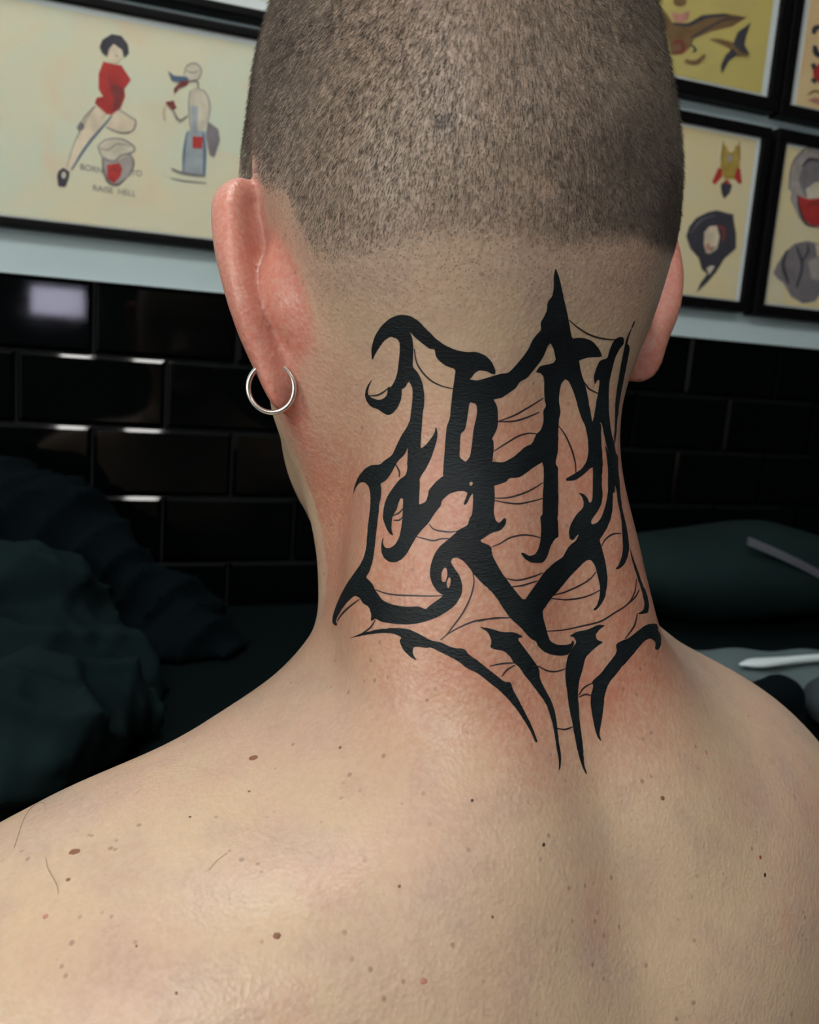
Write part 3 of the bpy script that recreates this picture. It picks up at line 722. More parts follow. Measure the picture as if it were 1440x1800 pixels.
# ------------------------------------------------------------------ moles and spots on the back
def mole(px, py, r, mat, hgt=.25, ell_=1.0, rot=0.0):
    p, n = hit(px, py)
    if p is None: return
    rad = r / FPX * float(np.dot(p - CAM, RW[:, 2]))
    u = np.cross(n, [0.3, .2, 1.0]); u /= np.linalg.norm(u); w_ = np.cross(n, u)
    c_, s_ = math.cos(rot), math.sin(rot); u, w_ = u * c_ + w_ * s_, -u * s_ + w_ * c_
    V = [p + n * rad * hgt]; F = []; S = 12; R_ = random.Random(int(px))
    jit = [R_.uniform(.85, 1.12) for _ in range(S)]
    for ri, (rr, hh) in enumerate(((.55, .8), (.85, .4), (1.0, -.15))):
        for j in range(S):
            a_ = 2 * math.pi * j / S; V.append(p + (u * math.cos(a_) * ell_ + w_ * math.sin(a_)) * rad * rr * jit[j] + n * (rad * hgt * hh))
    for j in range(S):
        q = (j + 1) % S; F.append((0, 1 + j, 1 + q))
        for ri in range(2): F.append((1 + ri * S + j, 1 + (ri + 1) * S + j, 1 + (ri + 1) * S + q, 1 + ri * S + q))
    link('mole', mesh_py('mole', V, F), mat, person, smooth=True)
MB_ = plain('brown_mole', (.21, .085, .045), .5); MD_ = plain('dark_mole', (.05, .025, .018), .5); MR_ = plain('red_spot', (.36, .035, .03), .45); MP_ = plain('pink_spot', (.47, .21, .16), .5)
for px, py, r, m_, e_, ro in ((446, 1332, 7.5, MB_, 1.2, .6), (131, 1497, 8, MB_, 1.35, .7), (120, 1546, 4, MB_, 1.2, .5), (334, 1436, 2.6, MD_, 1, 0), (487, 1645, 6, MB_, 1.2, .3), (80, 1611, 5, MP_, 1.2, .5),
    (1165, 1403, 4.2, MB_, 1.1, 0), (956, 1485, 3.2, MD_, 1.3, 1.2), (1337, 1507, 3.4, MR_, 1.1, 0), (1345, 1538, 3.4, MD_, 1.4, .9), (1242, 1323, 4.2, MP_, 1, 0), (745, 1725, 5, MP_, 1.6, .1), (830, 1407, 3, MD_, 1, 0),
    (702, 1558, 3, MB_, 1, 0), (866, 1612, 3, MB_, 1, 0), (310, 1746, 3, MB_, 1, 0), (598, 1314, 3.5, MB_, 1, 0), (682, 1189, 3.5, MP_, 1, 0), (438, 1391, 3, MB_, 1, 0), (240, 1663, 2.5, MB_, 1, 0)):
    mole(px, py, r, m_, .22, e_, ro)
# stray long body hairs
def stray(pts, rad=.00007):
    P = [stick(*q) for q in smooth_line(pts, 6)]
    V, F = [], []
    for i, (p, n) in enumerate(P):
        t = P[min(i + 1, len(P) - 1)][0] - P[max(i - 1, 0)][0]; t = t / (np.linalg.norm(t) + 1e-9); s_ = np.cross(t, n)
        for j in range(3):
            a_ = 2 * math.pi * j / 3; V.append(p + n * .00025 + (s_ * math.cos(a_) + n * math.sin(a_)) * rad)
        if i:
            b0 = (i - 1) * 3
            for j in range(3): F.append((b0 + j, b0 + (j + 1) % 3, b0 + 3 + (j + 1) % 3, b0 + 3 + j))
    link('stray_hair', mesh_py('stray_hair', V, F), MHAIR, person, smooth=True)
MHAIR = plain('body_hair', (.10, .06, .04), .4)
stray([(80, 1415), (68, 1412), (45, 1435), (25, 1492)]); stray([(81, 1508), (85, 1528), (100, 1555), (103, 1572)]); stray([(400, 1500), (380, 1515), (367, 1531)])
# ------------------------------------------------------------------ hoop earring in the left lobe
p_lobe, n_lobe = stick(472, 650)
dep = float(np.dot(p_lobe - CAM, RW[:, 2])) + .0045
mpp = dep / FPX
cen = CAM + ray(477, 682) * dep
vx, vy, vz = RW[:, 0], -RW[:, 1], RW[:, 2]
vx = vx * math.cos(.12) + vz * math.sin(.12)
def torus(name, c, ax, ay, R1, R2, r, mat, a0=0, a1=2 * math.pi, parent=None):
    N, S = 72, 12; V, F = [], []; closed = a1 - a0 > 6.28
    az_ = np.cross(ax, ay)
    for i in range(N):
        a_ = a0 + (a1 - a0) * i / (N if closed else N - 1)
        d = ax * math.cos(a_) + ay * math.sin(a_); q = c + ax * math.cos(a_) * R1 + ay * math.sin(a_) * R2
        for j in range(S):
            b_ = 2 * math.pi * j / S; V.append(q + (d * math.cos(b_) + az_ * math.sin(b_)) * r)
    for i in range(N if closed else N - 1):
        for j in range(S):
            F.append((i * S + j, i * S + (j + 1) % S, ((i + 1) % N) * S + (j + 1) % S, ((i + 1) % N) * S + j))
    if not closed: F += [tuple(range(S))[::-1], tuple((N - 1) * S + j for j in range(S))]
    return link(name, mesh_py(name, V, F), mat, parent, smooth=True)
MAT['silver'] = NT('polished_silver').set(color=(.78, .74, .68), rough=.22, metal=1.0).m
ring = empty('hoop_earring', tuple(cen)); tag(ring, 'plain silver hoop earring hanging in the left ear lobe', 'earring')
torus('hoop', cen, vx, vy, 40 * mpp, 43 * mpp, 4.7 * mpp, MAT['silver'], math.radians(122), math.radians(432), ring)
torus('closing_wire', cen, vx, vy, 40 * mpp, 43 * mpp, 1.7 * mpp, MAT['silver'], math.radians(70), math.radians(124), ring)

# ------------------------------------------------------------------ framed flash sheets on the wall
FY = WALL_Y - .022
def paper(name, a, b, c):
    k = NT(name); n1 = k.ramp(k.noise(9, 3, .6, .6), [(.32, 0.0), (.70, 1.0)]); n2 = k.ramp(k.noise(16, 2, .5, 1.0), [(.55, 0.0), (.75, 1.0)])
    k.set(color=k.mix(k.math('MULTIPLY', n2, .6), k.mix(n1, a, b), c), rough=.7); return k.m
k = NT('picture_glass'); tr = k.n('ShaderNodeBsdfTransparent'); gl = k.n('ShaderNodeBsdfGlossy'); gl.inputs['Roughness'].default_value = .03
fz = k.n('ShaderNodeFresnel'); fz.inputs['IOR'].default_value = 1.45; mx = k.n('ShaderNodeMixShader')
geo = k.n('ShaderNodeNewGeometry'); k.l(k.math('MULTIPLY', fz.outputs[0], k.math('SUBTRACT', 1.0, geo.outputs['Backfacing'])), mx.inputs[0]); k.l(tr.outputs[0], mx.inputs[1]); k.l(gl.outputs[0], mx.inputs[2]); k.l(mx.outputs[0], k.out.inputs['Surface']); MAT['glass'] = k.m
MAT['mat_white'] = plain('white_mount_card', (.70, .78, .78), .6, .04)
def picture(x0, x1, z0, z1, pap, label, bw_=.011, mount=(.004, .004, .004, .004), lean=0.0):
    """outer rectangle on the wall; mount = white margin left, right, bottom, top"""
    e = empty('picture_frame', ((x0 + x1) / 2, WALL_Y, z0)); tag(e, label, 'picture')
    yb, yf = WALL_Y - .0005, WALL_Y - .024
    for lo, hi in (((x0, yf, z0), (x1, yb, z0 + bw_)), ((x0, yf, z1 - bw_), (x1, yb, z1)), ((x0, yf, z0 + bw_), (x0 + bw_, yb, z1 - bw_)), ((x1 - bw_, yf, z0 + bw_), (x1, yb, z1 - bw_))):
        box('frame_rail', lo, hi, MAT['frame'], e, .0015, 2)
    xi0, xi1, zi0, zi1 = x0 + bw_, x1 - bw_, z0 + bw_, z1 - bw_
    box('mount_card', (xi0, FY + .004, zi0), (xi1, yb, zi1), MAT['mat_white'], e)
    sh = box('print_sheet', (xi0 + mount[0], FY + .0034, zi0 + mount[2]), (xi1 - mount[1], FY + .0042, zi1 - mount[3]), pap, e)
    box('glass_pane', (xi0, FY - .0002, zi0), (xi1, FY + .0012, zi1), MAT['glass'], e)
    return e, sh
def art(sheet, name, shapes, lift=.0003):
    """flat printed shapes: (colour material, outline in photograph pixels)"""
    V, F, mats, mi = [], [], [], []
    y = FY + .0034 - lift
    for j, (m, pl) in enumerate(shapes):
        pl = [on_y(px, py, FY + .0034)[[0, 2]] for px, py in pl]
        v, f = fill([np.array(pl)], [], 0)
        if m not in mats: mats.append(m)
        s = len(V); V += [(p[0], y - .00003 * j, p[1]) for p in v]
        for t in f:
            t = [int(q) + s for q in t]
            a_, b_, c_ = (np.array(V[q]) for q in t)
            if np.cross(b_ - a_, c_ - a_)[1] > 0: t = t[::-1]
            F.append(tuple(t)); mi.append(mats.index(m))
    me = mesh_py(name, V, F)
    for m in mats: me.materials.append(m)
    me.polygons.foreach_set('material_index', mi)
    return link(name, me, None, sheet)
def c1(p): return [(x / 3, y / 3) for x, y in p]
def c2(p): return [(1100 + x / 3, y / 3) for x, y in p]
def rb(p, w): return [tuple(q) for q in ribbon(p, w)]
def oval(cx, cy, rx, ry, n=28, jag=0.0, seed=1):
    R_ = random.Random(seed); return [(cx + rx * math.cos(2 * math.pi * i / n) * (1 + R_.uniform(-jag, jag)), cy + ry * math.sin(2 * math.pi * i / n) * (1 + R_.uniform(-jag, jag))) for i in range(n)]
PR = lambda n, c: plain('print_' + n, c, .7, .18, 60)
INKB, INKG, INKR, INKD = PR('black', (.045, .045, .06)), PR('grey', (.20, .185, .20)), PR('red', (.45, .035, .03)), PR('dark_red', (.22, .04, .04))
INKS, INKBL, INKPB, INKBR, INKPK = PR('skin', (.74, .64, .47)), PR('blue', (.09, .16, .25)), PR('pale_blue', (.36, .42, .45)), PR('brown', (.20, .12, .05)), PR('pink', (.55, .25, .20))
INKW, INKGO, INKLG = PR('cream', (.62, .58, .45)), PR('gold', (.42, .30, .06)), PR('light_grey', (.36, .33, .31))
PAP1 = paper('aged_sheet_cream', (.77, .71, .49), (.64, .74, .58), (.78, .61, .42))
PAP2 = paper('aged_sheet_mustard', (.62, .52, .14), (.56, .49, .17), (.50, .43, .16))
PAP3 = paper('aged_sheet_pale', (.74, .68, .44), (.78, .66, .34), (.70, .66, .52))
PAP4 = paper('aged_sheet_orange', (.74, .53, .28), (.76, .60, .32), (.70, .48, .28))
X = lambda px, py: on_y(px, py, FY)[0]
Zz = lambda px, py: on_y(px, py, FY)[2]

# left landscape sheet and the one above it
f1x1 = X(495, 250); f1x0 = f1x1 - .335; f1z0 = Zz(200, 418); f1z1 = Zz(300, 22)
f1, s1 = picture(f1x0, f1x1, f1z0, f1z1, PAP1, 'wide framed tattoo flash sheet with a pin-up woman in a red sweater', .009, (.004, .004, .002, .006))
f0, s0 = picture(f1x0 + .004, f1x1 + .002, f1z1 + .010, f1z1 + .255, PAP1, 'framed sheet above the pin-up sheet, only its lower edge in view', .009, (.004, .004, .012, .006))
art(s1, 'pinup_drawing', [
 (INKS, c1([(505,560),(560,600),(540,660),(480,740),(420,830),(370,900),(345,890),(370,800),(420,700),(470,600)])),
 (INKBL, rb(c1([(590,610),(545,665),(480,740),(430,810),(378,895)]), 4.5)), (INKG, rb(c1([(500,560),(440,660),(390,760),(350,885)]), 1.6)),
 (INKS, c1([(600,590),(650,590),(715,630),(700,690),(640,700),(560,670),(590,620)])), (INKG, rb(c1([(625,575),(690,620),(716,640),(700,688),(640,702),(560,672)]), 2.4)),
 (INKR, c1([(545,325),(610,340),(640,345),(690,420),(655,470),(660,510),(635,570),(590,605),(560,600),(500,545),(510,515),(545,510),(520,470),(520,390)])),
 (INKD, c1([(585,440),(640,460),(655,480),(635,560),(595,590),(600,520)])), (INKD, rb(c1([(575,370),(580,430),(590,500)]), 2)),
 (INKS, c1([(570,265),(600,230),(640,262),(645,300),(612,332),(580,315)])),
 (INKB, c1([(525,250),(540,210),(590,180),(640,190),(675,235),(680,280),(655,305),(645,265),(600,232),(575,260),(565,300),(540,282)])),
 (INKG, rb(c1([(605,290),(625,300)]), 2)), (INKB, c1([(310,900),(335,885),(365,905),(365,930),(345,985),(308,982),(300,930)])), (INKW, oval(112, 308, 4, 6)),
 (INKG, c1([(405,670),(425,640),(446,660),(440,682),(415,690)])), (INKG, rb(c1([(500,560),(460,600),(430,645)]), 1.5))])
art(s1, 'capped_head_drawing', [
 (INKLG, c1([(535,830),(600,855),(690,810),(705,860),(680,930),(620,975),(570,960),(540,880)])), (INKW, c1([(515,770),(560,735),(640,732),(705,770),(700,800),(640,818),(600,850),(540,825)])),
 (INKG, rb(c1([(515,770),(560,737),(640,733),(705,772),(700,802),(640,820),(600,850),(540,828),(515,772)]), 2.6)), (INKG, rb(c1([(520,780),(570,790),(620,760),(690,770)]), 1.8)),
 (INKR, c1([(565,870),(630,860),(645,890),(635,930),(600,968),(565,940)])), (INKB, rb(c1([(540,840),(545,900),(572,962),(620,976),(665,940)]), 2.6)), (INKB, rb(c1([(690,815),(706,860),(682,930)]), 2.0)), (INKD, rb(c1([(575,900),(610,895),(630,910)]), 2.5))])
art(s1, 'wolf_drawing', [
 (INKW, c1([(1000,480),(1040,455),(1085,480),(1110,560),(1095,640),(1060,700),(1010,700),(1000,600)])), (INKPB, c1([(1010,560),(1045,560),(1040,690),(1010,690)])),
 (INKG, rb(c1([(1045,470),(1085,490),(1108,560),(1098,640)]), 2.0)), (INKG, rb(c1([(1000,480),(995,560),(1005,690)]), 1.8)),
 (INKPB, c1([(985,690),(1085,690),(1090,800),(1085,930),(960,920),(965,800)])), (INKBL, rb(c1([(1070,700),(1080,800),(1075,930)]), 5)), (INKBL, rb(c1([(985,700),(970,800),(965,905)]), 4)), (INKG, rb(c1([(905,890),(960,912),(1080,930)]), 5)), (INKG, rb(c1([(900,940),(980,955),(1090,965)]), 2.5)),
 (INKG, c1([(1095,640),(1150,680),(1160,740),(1130,830),(1105,820),(1085,720)])), (INKW, c1([(970,400),(985,350),(1030,335),(1062,370),(1050,415),(1000,425)])), (INKG, rb(c1([(970,400),(985,350),(1030,335),(1062,370),(1050,415)]), 2.4)), (INKG, rb(c1([(980,375),(1020,385),(1050,370)]), 2.0)),
 (INKBL, c1([(885,375),(920,400),(985,405),(1000,425),(940,435),(905,425)])), (INKD, c1([(915,470),(950,430),(1000,425),(985,450),(945,465),(920,495)])), (INKG, rb(c1([(1000,430),(1040,430),(1045,470)]), 3)),
 (INKR, c1([(1015,720),(1070,722),(1065,785),(1015,780)])), (INKD, c1([(870,540),(915,530),(930,570),(905,580)])), (INKG, rb(c1([(910,580),(945,635),(990,610)]), 3.5)), (INKPK, rb(c1([(870,560),(862,600),(870,640)]), 1.8))])
def lettering(sheet, txt, px, py, hpx, ang=0.0):
    cu = bpy.data.curves.new('caption', 'FONT'); cu.body = txt; cu.align_x = 'CENTER'; cu.align_y = 'CENTER'
    h_ = hpx / FPX * 1.02; cu.size = h_ * 1.35
    ob = bpy.data.objects.new('caption_tmp', cu); COL.objects.link(ob); bpy.context.view_layer.update()
    me = bpy.data.meshes.new_from_object(ob.evaluated_get(bpy.context.evaluated_depsgraph_get())); bpy.data.objects.remove(ob)
    c_ = on_y(px, py, FY + .0034); ca, sa = math.cos(ang), math.sin(ang)
    for v in me.vertices: v.co = Vector((c_[0] + v.co.x * ca - v.co.y * sa, FY + .0030, c_[2] + v.co.x * sa + v.co.y * ca))
    me.materials.clear(); link('caption', me, INKG, sheet)
lettering(s1, 'BORN', 161, 297, 9, -.05); lettering(s1, 'TO', 240, 305, 9, .08); lettering(s1, 'RAISE  HELL', 201, 336, 9, -.02)

# portrait sheets on the right
r2x1 = X(1358, 230); r2z1 = Zz(1362, 226); r2z0 = Zz(1308, 549)
r2, s2 = picture(r2x1 - .235, r2x1, r2z0, r2z1, PAP3, 'framed sheet with a black-haired woman\'s head under a small winged figure', .013, (.004, .007, .002, .004))
r3x0 = r2x1 + .010
r3, s3 = picture(r3x0, r3x0 + .235, r2z0 - .002, r2z1 + .002, PAP3, 'framed sheet with a red-mouthed ape above a grey maned head', .015, (.005, .004, .003, .004))
r1x1 = X(1385, 60); r1z0 = Zz(1355, 196)
r1, s1b = picture(r1x1 - .250, r1x1, r1z0, r1z0 + .26, PAP2, 'framed mustard sheet with a brown eagle, above the black-haired head', .016, (.004, .010, .004, .004))
r4, s4 = picture(r1x1 + .004, r1x1 + .240, r1z0 - .002, r1z0 + .26, PAP4, 'framed orange sheet with red roses, in the top right corner', .015, (.012, .004, .003, .004))
art(s1b, 'eagle_drawing', [
 (INKBR, c2([(160,30),(215,70),(250,125),(330,125),(400,80),(520,70),(640,90),(560,140),(450,165),(360,205),(340,250),(300,285),(240,290),(225,200)])), (INKPK, c2([(240,60),(290,75),(340,55),(330,100),(290,125),(255,110)])),
 (INKB, rb(c2([(250,125),(330,130),(420,90),(540,80)]), 7)), (INKB, rb(c2([(340,205),(430,150),(520,105),(610,95)]), 4)), (INKD, rb(c2([(240,230),(290,220),(300,270),(250,280)]), 7)), (INKBR, rb(c2([(310,320),(370,330),(420,290)]), 9)), (INKB, rb(c2([(340,230),(370,265),(350,275)]), 4)),
 (INKBR, c2([(440,205),(500,205),(570,225),(650,300),(590,300),(540,250)])), (INKB, c2([(660,118),(635,190),(625,235),(655,292),(600,270),(565,235),(590,170)])), (INKB, c2([(565,255),(590,290),(545,320),(505,390),(500,350),(525,290)])), (INKBR, oval(1195, 3, 12, 8))])
art(s2, 'winged_figure_drawing', [
 (INKGO, c2([(500,830),(510,760),(530,770),(545,805),(570,800),(580,765),(602,770),(602,880),(580,945),(520,945),(500,890)])), (INKLG, c2([(535,815),(560,815),(565,850),(540,855)])),
 (INKR, c2([(488,885),(505,890),(510,930),(470,975),(455,960)])), (INKR, c2([(590,880),(605,895),(612,965),(595,970),(570,935)])), (INKB, c2([(500,975),(525,950),(560,975),(550,1015),(520,1048),(505,1020)])), (INKR, oval(1278, 320, 4, 4)), (INKBR, rb(c2([(515,745),(512,800),(502,850)]), 2.5)), (INKBR, rb(c2([(598,745),(600,800),(602,850)]), 2.5))])
art(s2, 'woman_head_drawing', [
 (INKB, c2([(318,1245),(335,1195),(370,1150),(430,1120),(480,1108),(540,1125),(568,1130),(570,1165),(582,1230),(582,1310),(520,1365),(480,1430),(430,1490),(372,1545),(395,1490),(430,1445),(400,1420),(385,1360),(340,1310)])),
 (INKS, c2([(415,1225),(440,1195),(480,1190),(495,1250),(480,1310),(450,1335),(425,1335),(412,1290)])), (INKD, rb(c2([(480,1190),(515,1210),(515,1270)]), 6)), (INKPK, c2([(418,1290),(440,1280),(450,1310),(430,1330)])), (INKW, c2([(425,1415),(450,1400),(470,1405),(440,1450)])), (INKG, rb(c2([(340,1230),(400,1160),(470,1135)]), 2)), (INKB, rb(c2([(450,1330),(455,1310),(475,1300)]), 3))])
art(s3, 'ape_drawing', [
 (INKLG, [(1100 + x, y) for x, y in oval(1030 / 3, 985 / 3, 55, 72, 40, .05, 3)]), (INKG, [(1100 + x, y) for x, y in oval(1035 / 3, 950 / 3, 40, 42, 30, .05, 5)]), (INKW, c2([(950,1000),(1000,960),(1060,960),(1120,1010),(1060,1050),(960,1050)])),
 (INKB, rb(c2([(930,880),(970,840),(1020,850)]), 6)), (INKR, c2([(905,1030),(960,1050),(1040,1045),(1120,1040),(1110,1120),(1060,1190),(980,1190),(930,1150)])), (INKB, rb(c2([(905,1025),(915,1100),(950,1180),(1020,1200)]), 4)), (INKG, rb(c2([(860,1000),(870,900),(900,830),(960,780),(1030,765)]), 4)), (INKD, rb(c2([(950,1080),(1020,1070),(1080,1090)]), 5))])
art(s3, 'maned_head_drawing', [
 (INKG, c2([(778,1440),(800,1390),(840,1330),(890,1285),(960,1270),(1030,1290),(1080,1400),(1060,1500),(1000,1590),(930,1600),(870,1560),(830,1490),(800,1470)])), (INKB, rb(c2([(850,1320),(830,1400),(860,1500)]), 6)), (INKB, rb(c2([(900,1300),(930,1400),(900,1520)]), 5)), (INKLG, c2([(960,1380),(1020,1350),(1070,1400),(1040,1480),(980,1470)])), (INKB, rb(c2([(960,1290),(960,1330),(930,1380)]), 4)), (INKS, c2([(1000,1290),(1060,1300),(1060,1360),(1010,1350)]))])
art(s4, 'rose_drawing', [
 (INKB, rb(c2([(990,180),(1000,150),(1030,140)]), 10)), (INKB, rb(c2([(995,240),(1005,280),(1030,300)]), 11)), (INKR, c2([(985,360),(1030,330),(1090,350),(1100,420),(1030,450),(990,410)])), (INKB, c2([(975,340),(1000,330),(1005,360),(985,370)])), (INKB, c2([(980,410),(1010,420),(1000,445),(978,430)])), (INKBR, rb(c2([(960,500),(1000,480),(1040,500)]), 4)), (INKPK, c2([(955,530),(1000,515),(1060,530),(1020,555)]))])

# ------------------------------------------------------------------ things on the bench
MAT['cloth'] = NT('black_cotton'); k = MAT['cloth']
wv = k.noise(700, 2); k.set(color=k.mix(k.ramp(k.noise(12, 3), [(.35, 0.0), (.7, 1.0)]), (.0035, .0085, .0095), (.0065, .0145, .016)), rough=.9, spec=.05, normal=k.bump(wv, .3, .0006)); MAT['cloth'] = k.m
k = NT('navy_cotton'); k.set(color=k.mix(k.noise(14), (.0012, .0034, .0046), (.0026, .0056, .0074)), rough=.9, spec=.05, normal=k.bump(k.noise(500), .3, .0006)); MAT['navy'] = k.m
k = NT('dark_cushion_fabric'); k.set(color=k.mix(k.noise(15), (.0055, .0135, .0135), (.008, .018, .018)), rough=.85, spec=.08, normal=k.bump(k.noise(600), .25, .0005)); MAT['cushion'] = k.m
MAT['towel'] = plain('blue_grey_paper', (.09, .13, .135), .8, .1, 30)
MAT['plastic'] = NT('white_plastic').set(color=(.62, .72, .74), rough=.4).m
MAT['greyblue'] = plain('grey_blue_fabric', (.035, .048, .058), .85)
def blob_cloth(name, folds, floor_z, mat, label, cat, h=.005, k_=.02, ripple=.011, seed=0):
    """heaped cloth: soft union of rounded folds resting on the bench"""
    folds = [[np.array(p) for p in f[:-1]] + [f[-1]] for f in folds]
    allp = np.concatenate([np.stack(f[:-1]) for f in folds]); lo = allp.min(0) - .10; hi = allp.max(0) + .10
    Rr = np.random.default_rng(seed); ks = Rr.normal(0, 1, (7, 3)) * 45; ph = Rr.uniform(0, 6.28, 7)
    def fn(P):
        d = None
        for f in folds:
            rad = f[-1]
            for i in range(len(f) - 2):
                c_ = cap(P, f[i], f[i + 1], rad[i], rad[i + 1]); d = c_ if d is None else smin(d, c_, k_)
        r_ = 0
        for i in range(4):
            s_ = np.sin(P @ ks[i] * .8 + ph[i] + 1.6 * np.sin(P @ ks[i + 3] * .35 + ph[i + 3])); r_ = r_ + (1 - np.abs(s_)) ** 2.2 * (1.0, .8, .6, .5)[i]
        d = d - ripple * (r_ - .55)
        d = np.maximum(d, P[:, 1] - (WALL_Y - .012))
        return np.maximum(d, floor_z - P[:, 2])
    ax_ = lambda a, b: np.arange(a, b + h, h)
    v, f = nets(fn, ax_(lo[0], hi[0]), ax_(lo[1], hi[1]), ax_(max(lo[2], floor_z - .02), hi[2]), 3)
    o = link(name, mesh_np(name, v, f), mat, None, smooth=True); tag(o, label, cat); return o
PW = lambda px, py, y: tuple(on_y(px, py, y))
blob_cloth('crumpled_garment', [
  [PW(-120, 850, .93), PW(0, 880, .93), PW(100, 900, .92), PW(180, 950, .91), (.035, .040, .033, .026)],
  [PW(-60, 960, .90), PW(70, 945, .90), PW(180, 985, .89), PW(270, 1060, .87), PW(350, 1120, .84), (.04, .034, .030, .026, .028)],
  [PW(60, 1010, .92), PW(200, 1060, .91), PW(330, 1110, .88), (.05, .05, .04)],
  [PW(200, 1150, .86), PW(320, 1165, .83), PW(380, 1170, .82), (.045, .035, .028)],
  [PW(-40, 1060, .95), PW(120, 1100, .95), (.07, .06)]], BZ + .001, MAT['navy'], 'crumpled navy-black garment heaped highest against the tiles, left of the person', 'garment', seed=2)
blob_cloth('folded_garment', [
  [PW(-120, 1040, .78), PW(20, 1020, .78), PW(90, 1020, .77), PW(130, 1060, .76), (.03, .030, .026, .022)],
  [PW(150, 1060, .77), PW(170, 1130, .75), PW(160, 1220, .73), (.014, .022, .034)],
  [PW(-80, 1180, .72), PW(80, 1190, .72), PW(190, 1190, .72), PW(240, 1230, .72), (.05, .05, .034, .026)],
  [tuple(on_z(-110, 1290, BZ + .03)), tuple(on_z(40, 1270, BZ + .04)), tuple(on_z(170, 1255, BZ + .03)), tuple(on_z(255, 1250, BZ + .012)), (.034, .036, .030, .016)],
  [tuple(on_z(-110, 1370, BZ + .02)), tuple(on_z(30, 1345, BZ + .025)), tuple(on_z(150, 1310, BZ + .018)), (.026, .026, .018)],
  [tuple(on_z(60, 1200, BZ + .06)), tuple(on_z(110, 1270, BZ + .05)), tuple(on_z(90, 1340, BZ + .035)), (.012, .014, .012)],
  [tuple(on_z(150, 1180, BZ + .05)), tuple(on_z(175, 1230, BZ + .045)), tuple(on_z(150, 1290, BZ + .03)), (.011, .012, .010)]], BZ + .001, MAT['cloth'], 'greenish-black crumpled garment in soft folds, in front of the higher navy heap', 'garment', k_=.016, ripple=.009, seed=5)

def pillow(name, c, r, mat, label, cat, n=2.6, rot=0.0, parent=None):
    V, F = [], []; NU, NV = 40, 20
    e = lambda t, p: math.copysign(abs(t) ** p, t)
    p_ = 2.0 / n
    for i in range(NV + 1):
        ph_ = -math.pi / 2 + math.pi * i / NV
        for j in range(NU):
            th_ = 2 * math.pi * j / NU
            x = r[0] * e(math.cos(ph_), p_) * e(math.cos(th_), p_); y = r[1] * e(math.cos(ph_), p_) * e(math.sin(th_), p_); z = r[2] * e(math.sin(ph_), 1.0)
            z += .006 * math.sin(x * 30 + 1) * math.cos(y * 22)
            V.append((c[0] + x * math.cos(rot) - y * math.sin(rot), c[1] + x * math.sin(rot) + y * math.cos(rot), max(c[2] + z, BZ + .0015)))
    for i in range(NV):
        for j in range(NU): F.append((i * NU + j, i * NU + (j + 1) % NU, (i + 1) * NU + (j + 1) % NU, (i + 1) * NU + j))
    me = mesh_py(name, V, F); o = link(name, me, mat, parent, smooth=True)
    if label: tag(o, label, cat)
    return o
cc = on_y(1230, 1060, .90)
ztop = on_y(1200, 927, .88)[2]
cush = empty('cushion', (cc[0] + .05, .89, BZ)); tag(cush, 'dark rounded cushion lying against the tiles, right of the neck', 'cushion')
zc = (BZ + ztop) / 2; pillow('cushion_body', (cc[0] + .055, .89, zc), (.215, .095, ztop - zc), MAT['cushion'], None, None, 2.3, 0, cush)
a_ = on_y(1318, 952, .815); b_ = on_y(1460, 1022, .800)
d_ = b_ - a_
V = []; F = []
for i in range(9):
    t = i / 8; q = a_ + d_ * t + np.array([0, -.004 * math.sin(t * 3.1), .002 * math.sin(t * 3.1)])
    for oy, oz in ((-.003, -.005), (-.003, .005), (.004, .005), (.004, -.005)): V.append(q + np.array([0, oy, oz]))
    if i:
        s_ = (i - 1) * 4
        for j in range(4): F.append((s_ + j, s_ + (j + 1) % 4, s_ + 4 + (j + 1) % 4, s_ + 4 + j))
F += [(3, 2, 1, 0), (32, 33, 34, 35)]
link('edge_piping', mesh_py('edge_piping', V, F), plain('grey_piping', (.10, .105, .125), .6), cush)['label'] = 'pale grey edge strip'
# paper sheet, spatula, pouch, folded cloth on the bench
q0, q1, q2, q3 = (on_z(*p, BZ) for p in ((1180, 1215), (1540, 1250), (1540, 1150), (1215, 1146)))
V, F = [], []; NX, NY = 24, 8
for top in (0, 1):
    for i in range(NX + 1):
        for j in range(NY + 1):
            u, v = i / NX, j / NY; p = (q0 * (1 - u) + q1 * u) * (1 - v) + (q3 * (1 - u) + q2 * u) * v
            V.append((p[0], p[1], BZ + .0006 + .0009 * top + .002 * (1 + math.sin(u * 17 + v * 4)) * (.3 + .7 * v)))
W_ = NY + 1; off_ = (NX + 1) * W_
for i in range(NX):
    for j in range(NY):
        a, b, c, d = i * W_ + j, (i + 1) * W_ + j, (i + 1) * W_ + j + 1, i * W_ + j + 1
        F += [(a, d, c, b), (a + off_, b + off_, c + off_, d + off_)]
tag(link('paper_towel', mesh_py('paper_towel', V, F), MAT['towel'], None, smooth=True), 'blue-grey paper towel spread on the bench below the dark cushion', 'towel')
sp0 = on_z(1300, 1168, BZ + .010); sp1 = on_z(1520, 1150, BZ + .012)
V, F = [], []; N = 22; dirv = (sp1 - sp0) / np.linalg.norm(sp1 - sp0); sdv = np.cross([0, 0, 1], dirv); L_ = np.linalg.norm(sp1 - sp0)
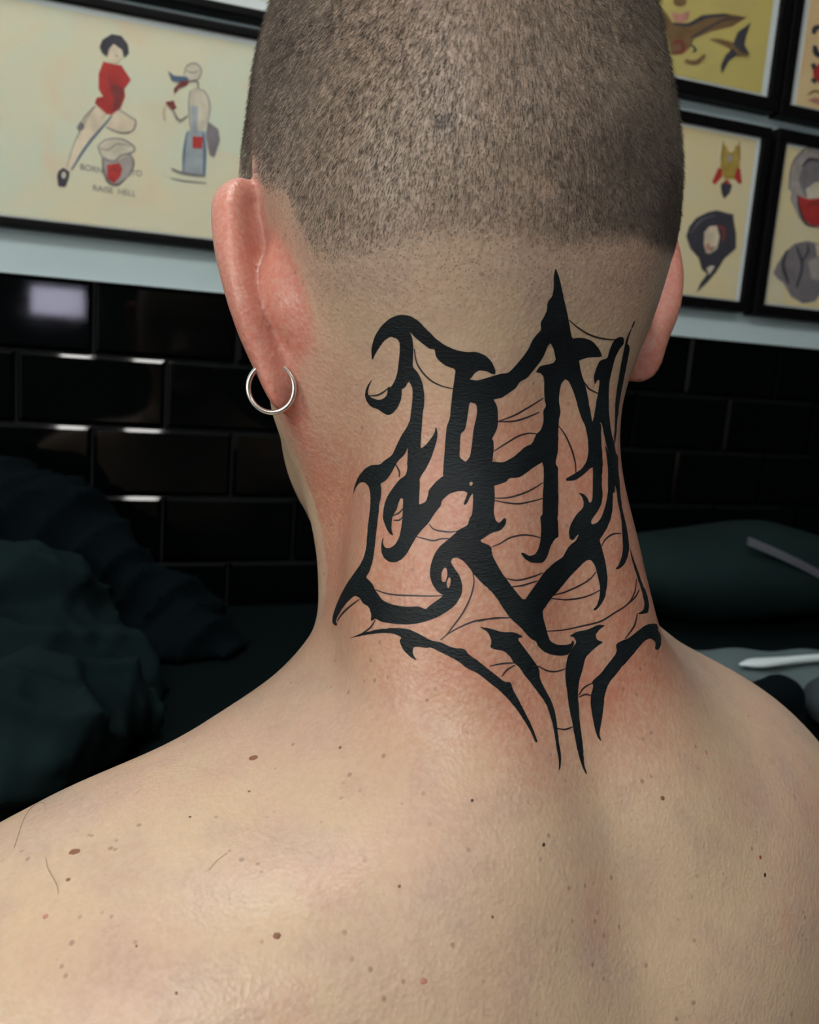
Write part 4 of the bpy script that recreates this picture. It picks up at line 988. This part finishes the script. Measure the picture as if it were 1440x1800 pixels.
for i in range(N + 1):
    t = i / N; q = sp0 + dirv * L_ * t
    wd_ = .0105 * math.sin(min(1, t / .16 + .02) * math.pi / 2) if t < .16 else .0105 - .0050 * min(1, (t - .16) / .25)
    hg = .0042
    for j in range(10):
        an = 2 * math.pi * j / 10; V.append(q + sdv * math.cos(an) * max(wd_, .001) + np.array([0, 0, math.sin(an) * hg * min(1, .3 + t * 8)]))
    if i:
        for j in range(10): F.append(((i - 1) * 10 + j, (i - 1) * 10 + (j + 1) % 10, i * 10 + (j + 1) % 10, i * 10 + j))
F += [tuple(range(10))[::-1], tuple(N * 10 + j for j in range(10))]
tag(link('plastic_stick', mesh_py('plastic_stick', V, F), MAT['plastic'], None, smooth=True), 'white plastic stick with rounded tip lying on the paper towel', 'stick')
blob_cloth('black_pouch', [[tuple(on_z(1300, 1250, BZ + .02)), tuple(on_z(1370, 1228, BZ + .02)), (.018, .022)]], BZ + .001, MAT['navy'], 'black fabric pouch on the bench in front of the white stick', 'pouch', h=.004, ripple=.002, seed=7)
blob_cloth('folded_cloth', [[tuple(on_z(1470, 1235, BZ + .02)), tuple(on_z(1560, 1210, BZ + .02)), (.026, .028)]], BZ + .001, MAT['greyblue'], 'grey-blue folded cloth at the right edge beside the black pouch', 'cloth', h=.004, ripple=.002, seed=9)

# ------------------------------------------------------------------ stool that carries the person (below the picture)
seat_z = HC[2] - .60
stool = empty('stool', (HC[0] + .02, HC[1] - .03, 0)); tag(stool, 'round black padded stool the person sits on, below the picture', 'stool')
def lathe(name, c, prof, mat, parent, S=40):
    V = [(c[0] + r * math.cos(2 * math.pi * j / S), c[1] + r * math.sin(2 * math.pi * j / S), z) for r, z in prof for j in range(S)]; F = []
    for i in range(len(prof) - 1):
        for j in range(S): F.append((i * S + j, i * S + (j + 1) % S, (i + 1) * S + (j + 1) % S, (i + 1) * S + j))
    F += [tuple(range(S))[::-1], tuple((len(prof) - 1) * S + j for j in range(S))]
    return link(name, mesh_py(name, V, F), mat, parent, smooth=True)
sx_, sy_ = HC[0] + .02, HC[1] - .03
lathe('seat', (sx_, sy_), [(.15, seat_z - .075), (.185, seat_z - .06), (.19, seat_z - .03), (.18, seat_z - .006), (.15, seat_z - .0005)], MAT['bench'], stool)
lathe('post', (sx_, sy_), [(.03, .04), (.03, seat_z - .07)], MAT['steel'], stool)
lathe('base', (sx_, sy_), [(.21, 0), (.21, .015), (.06, .045)], MAT['steel'], stool)
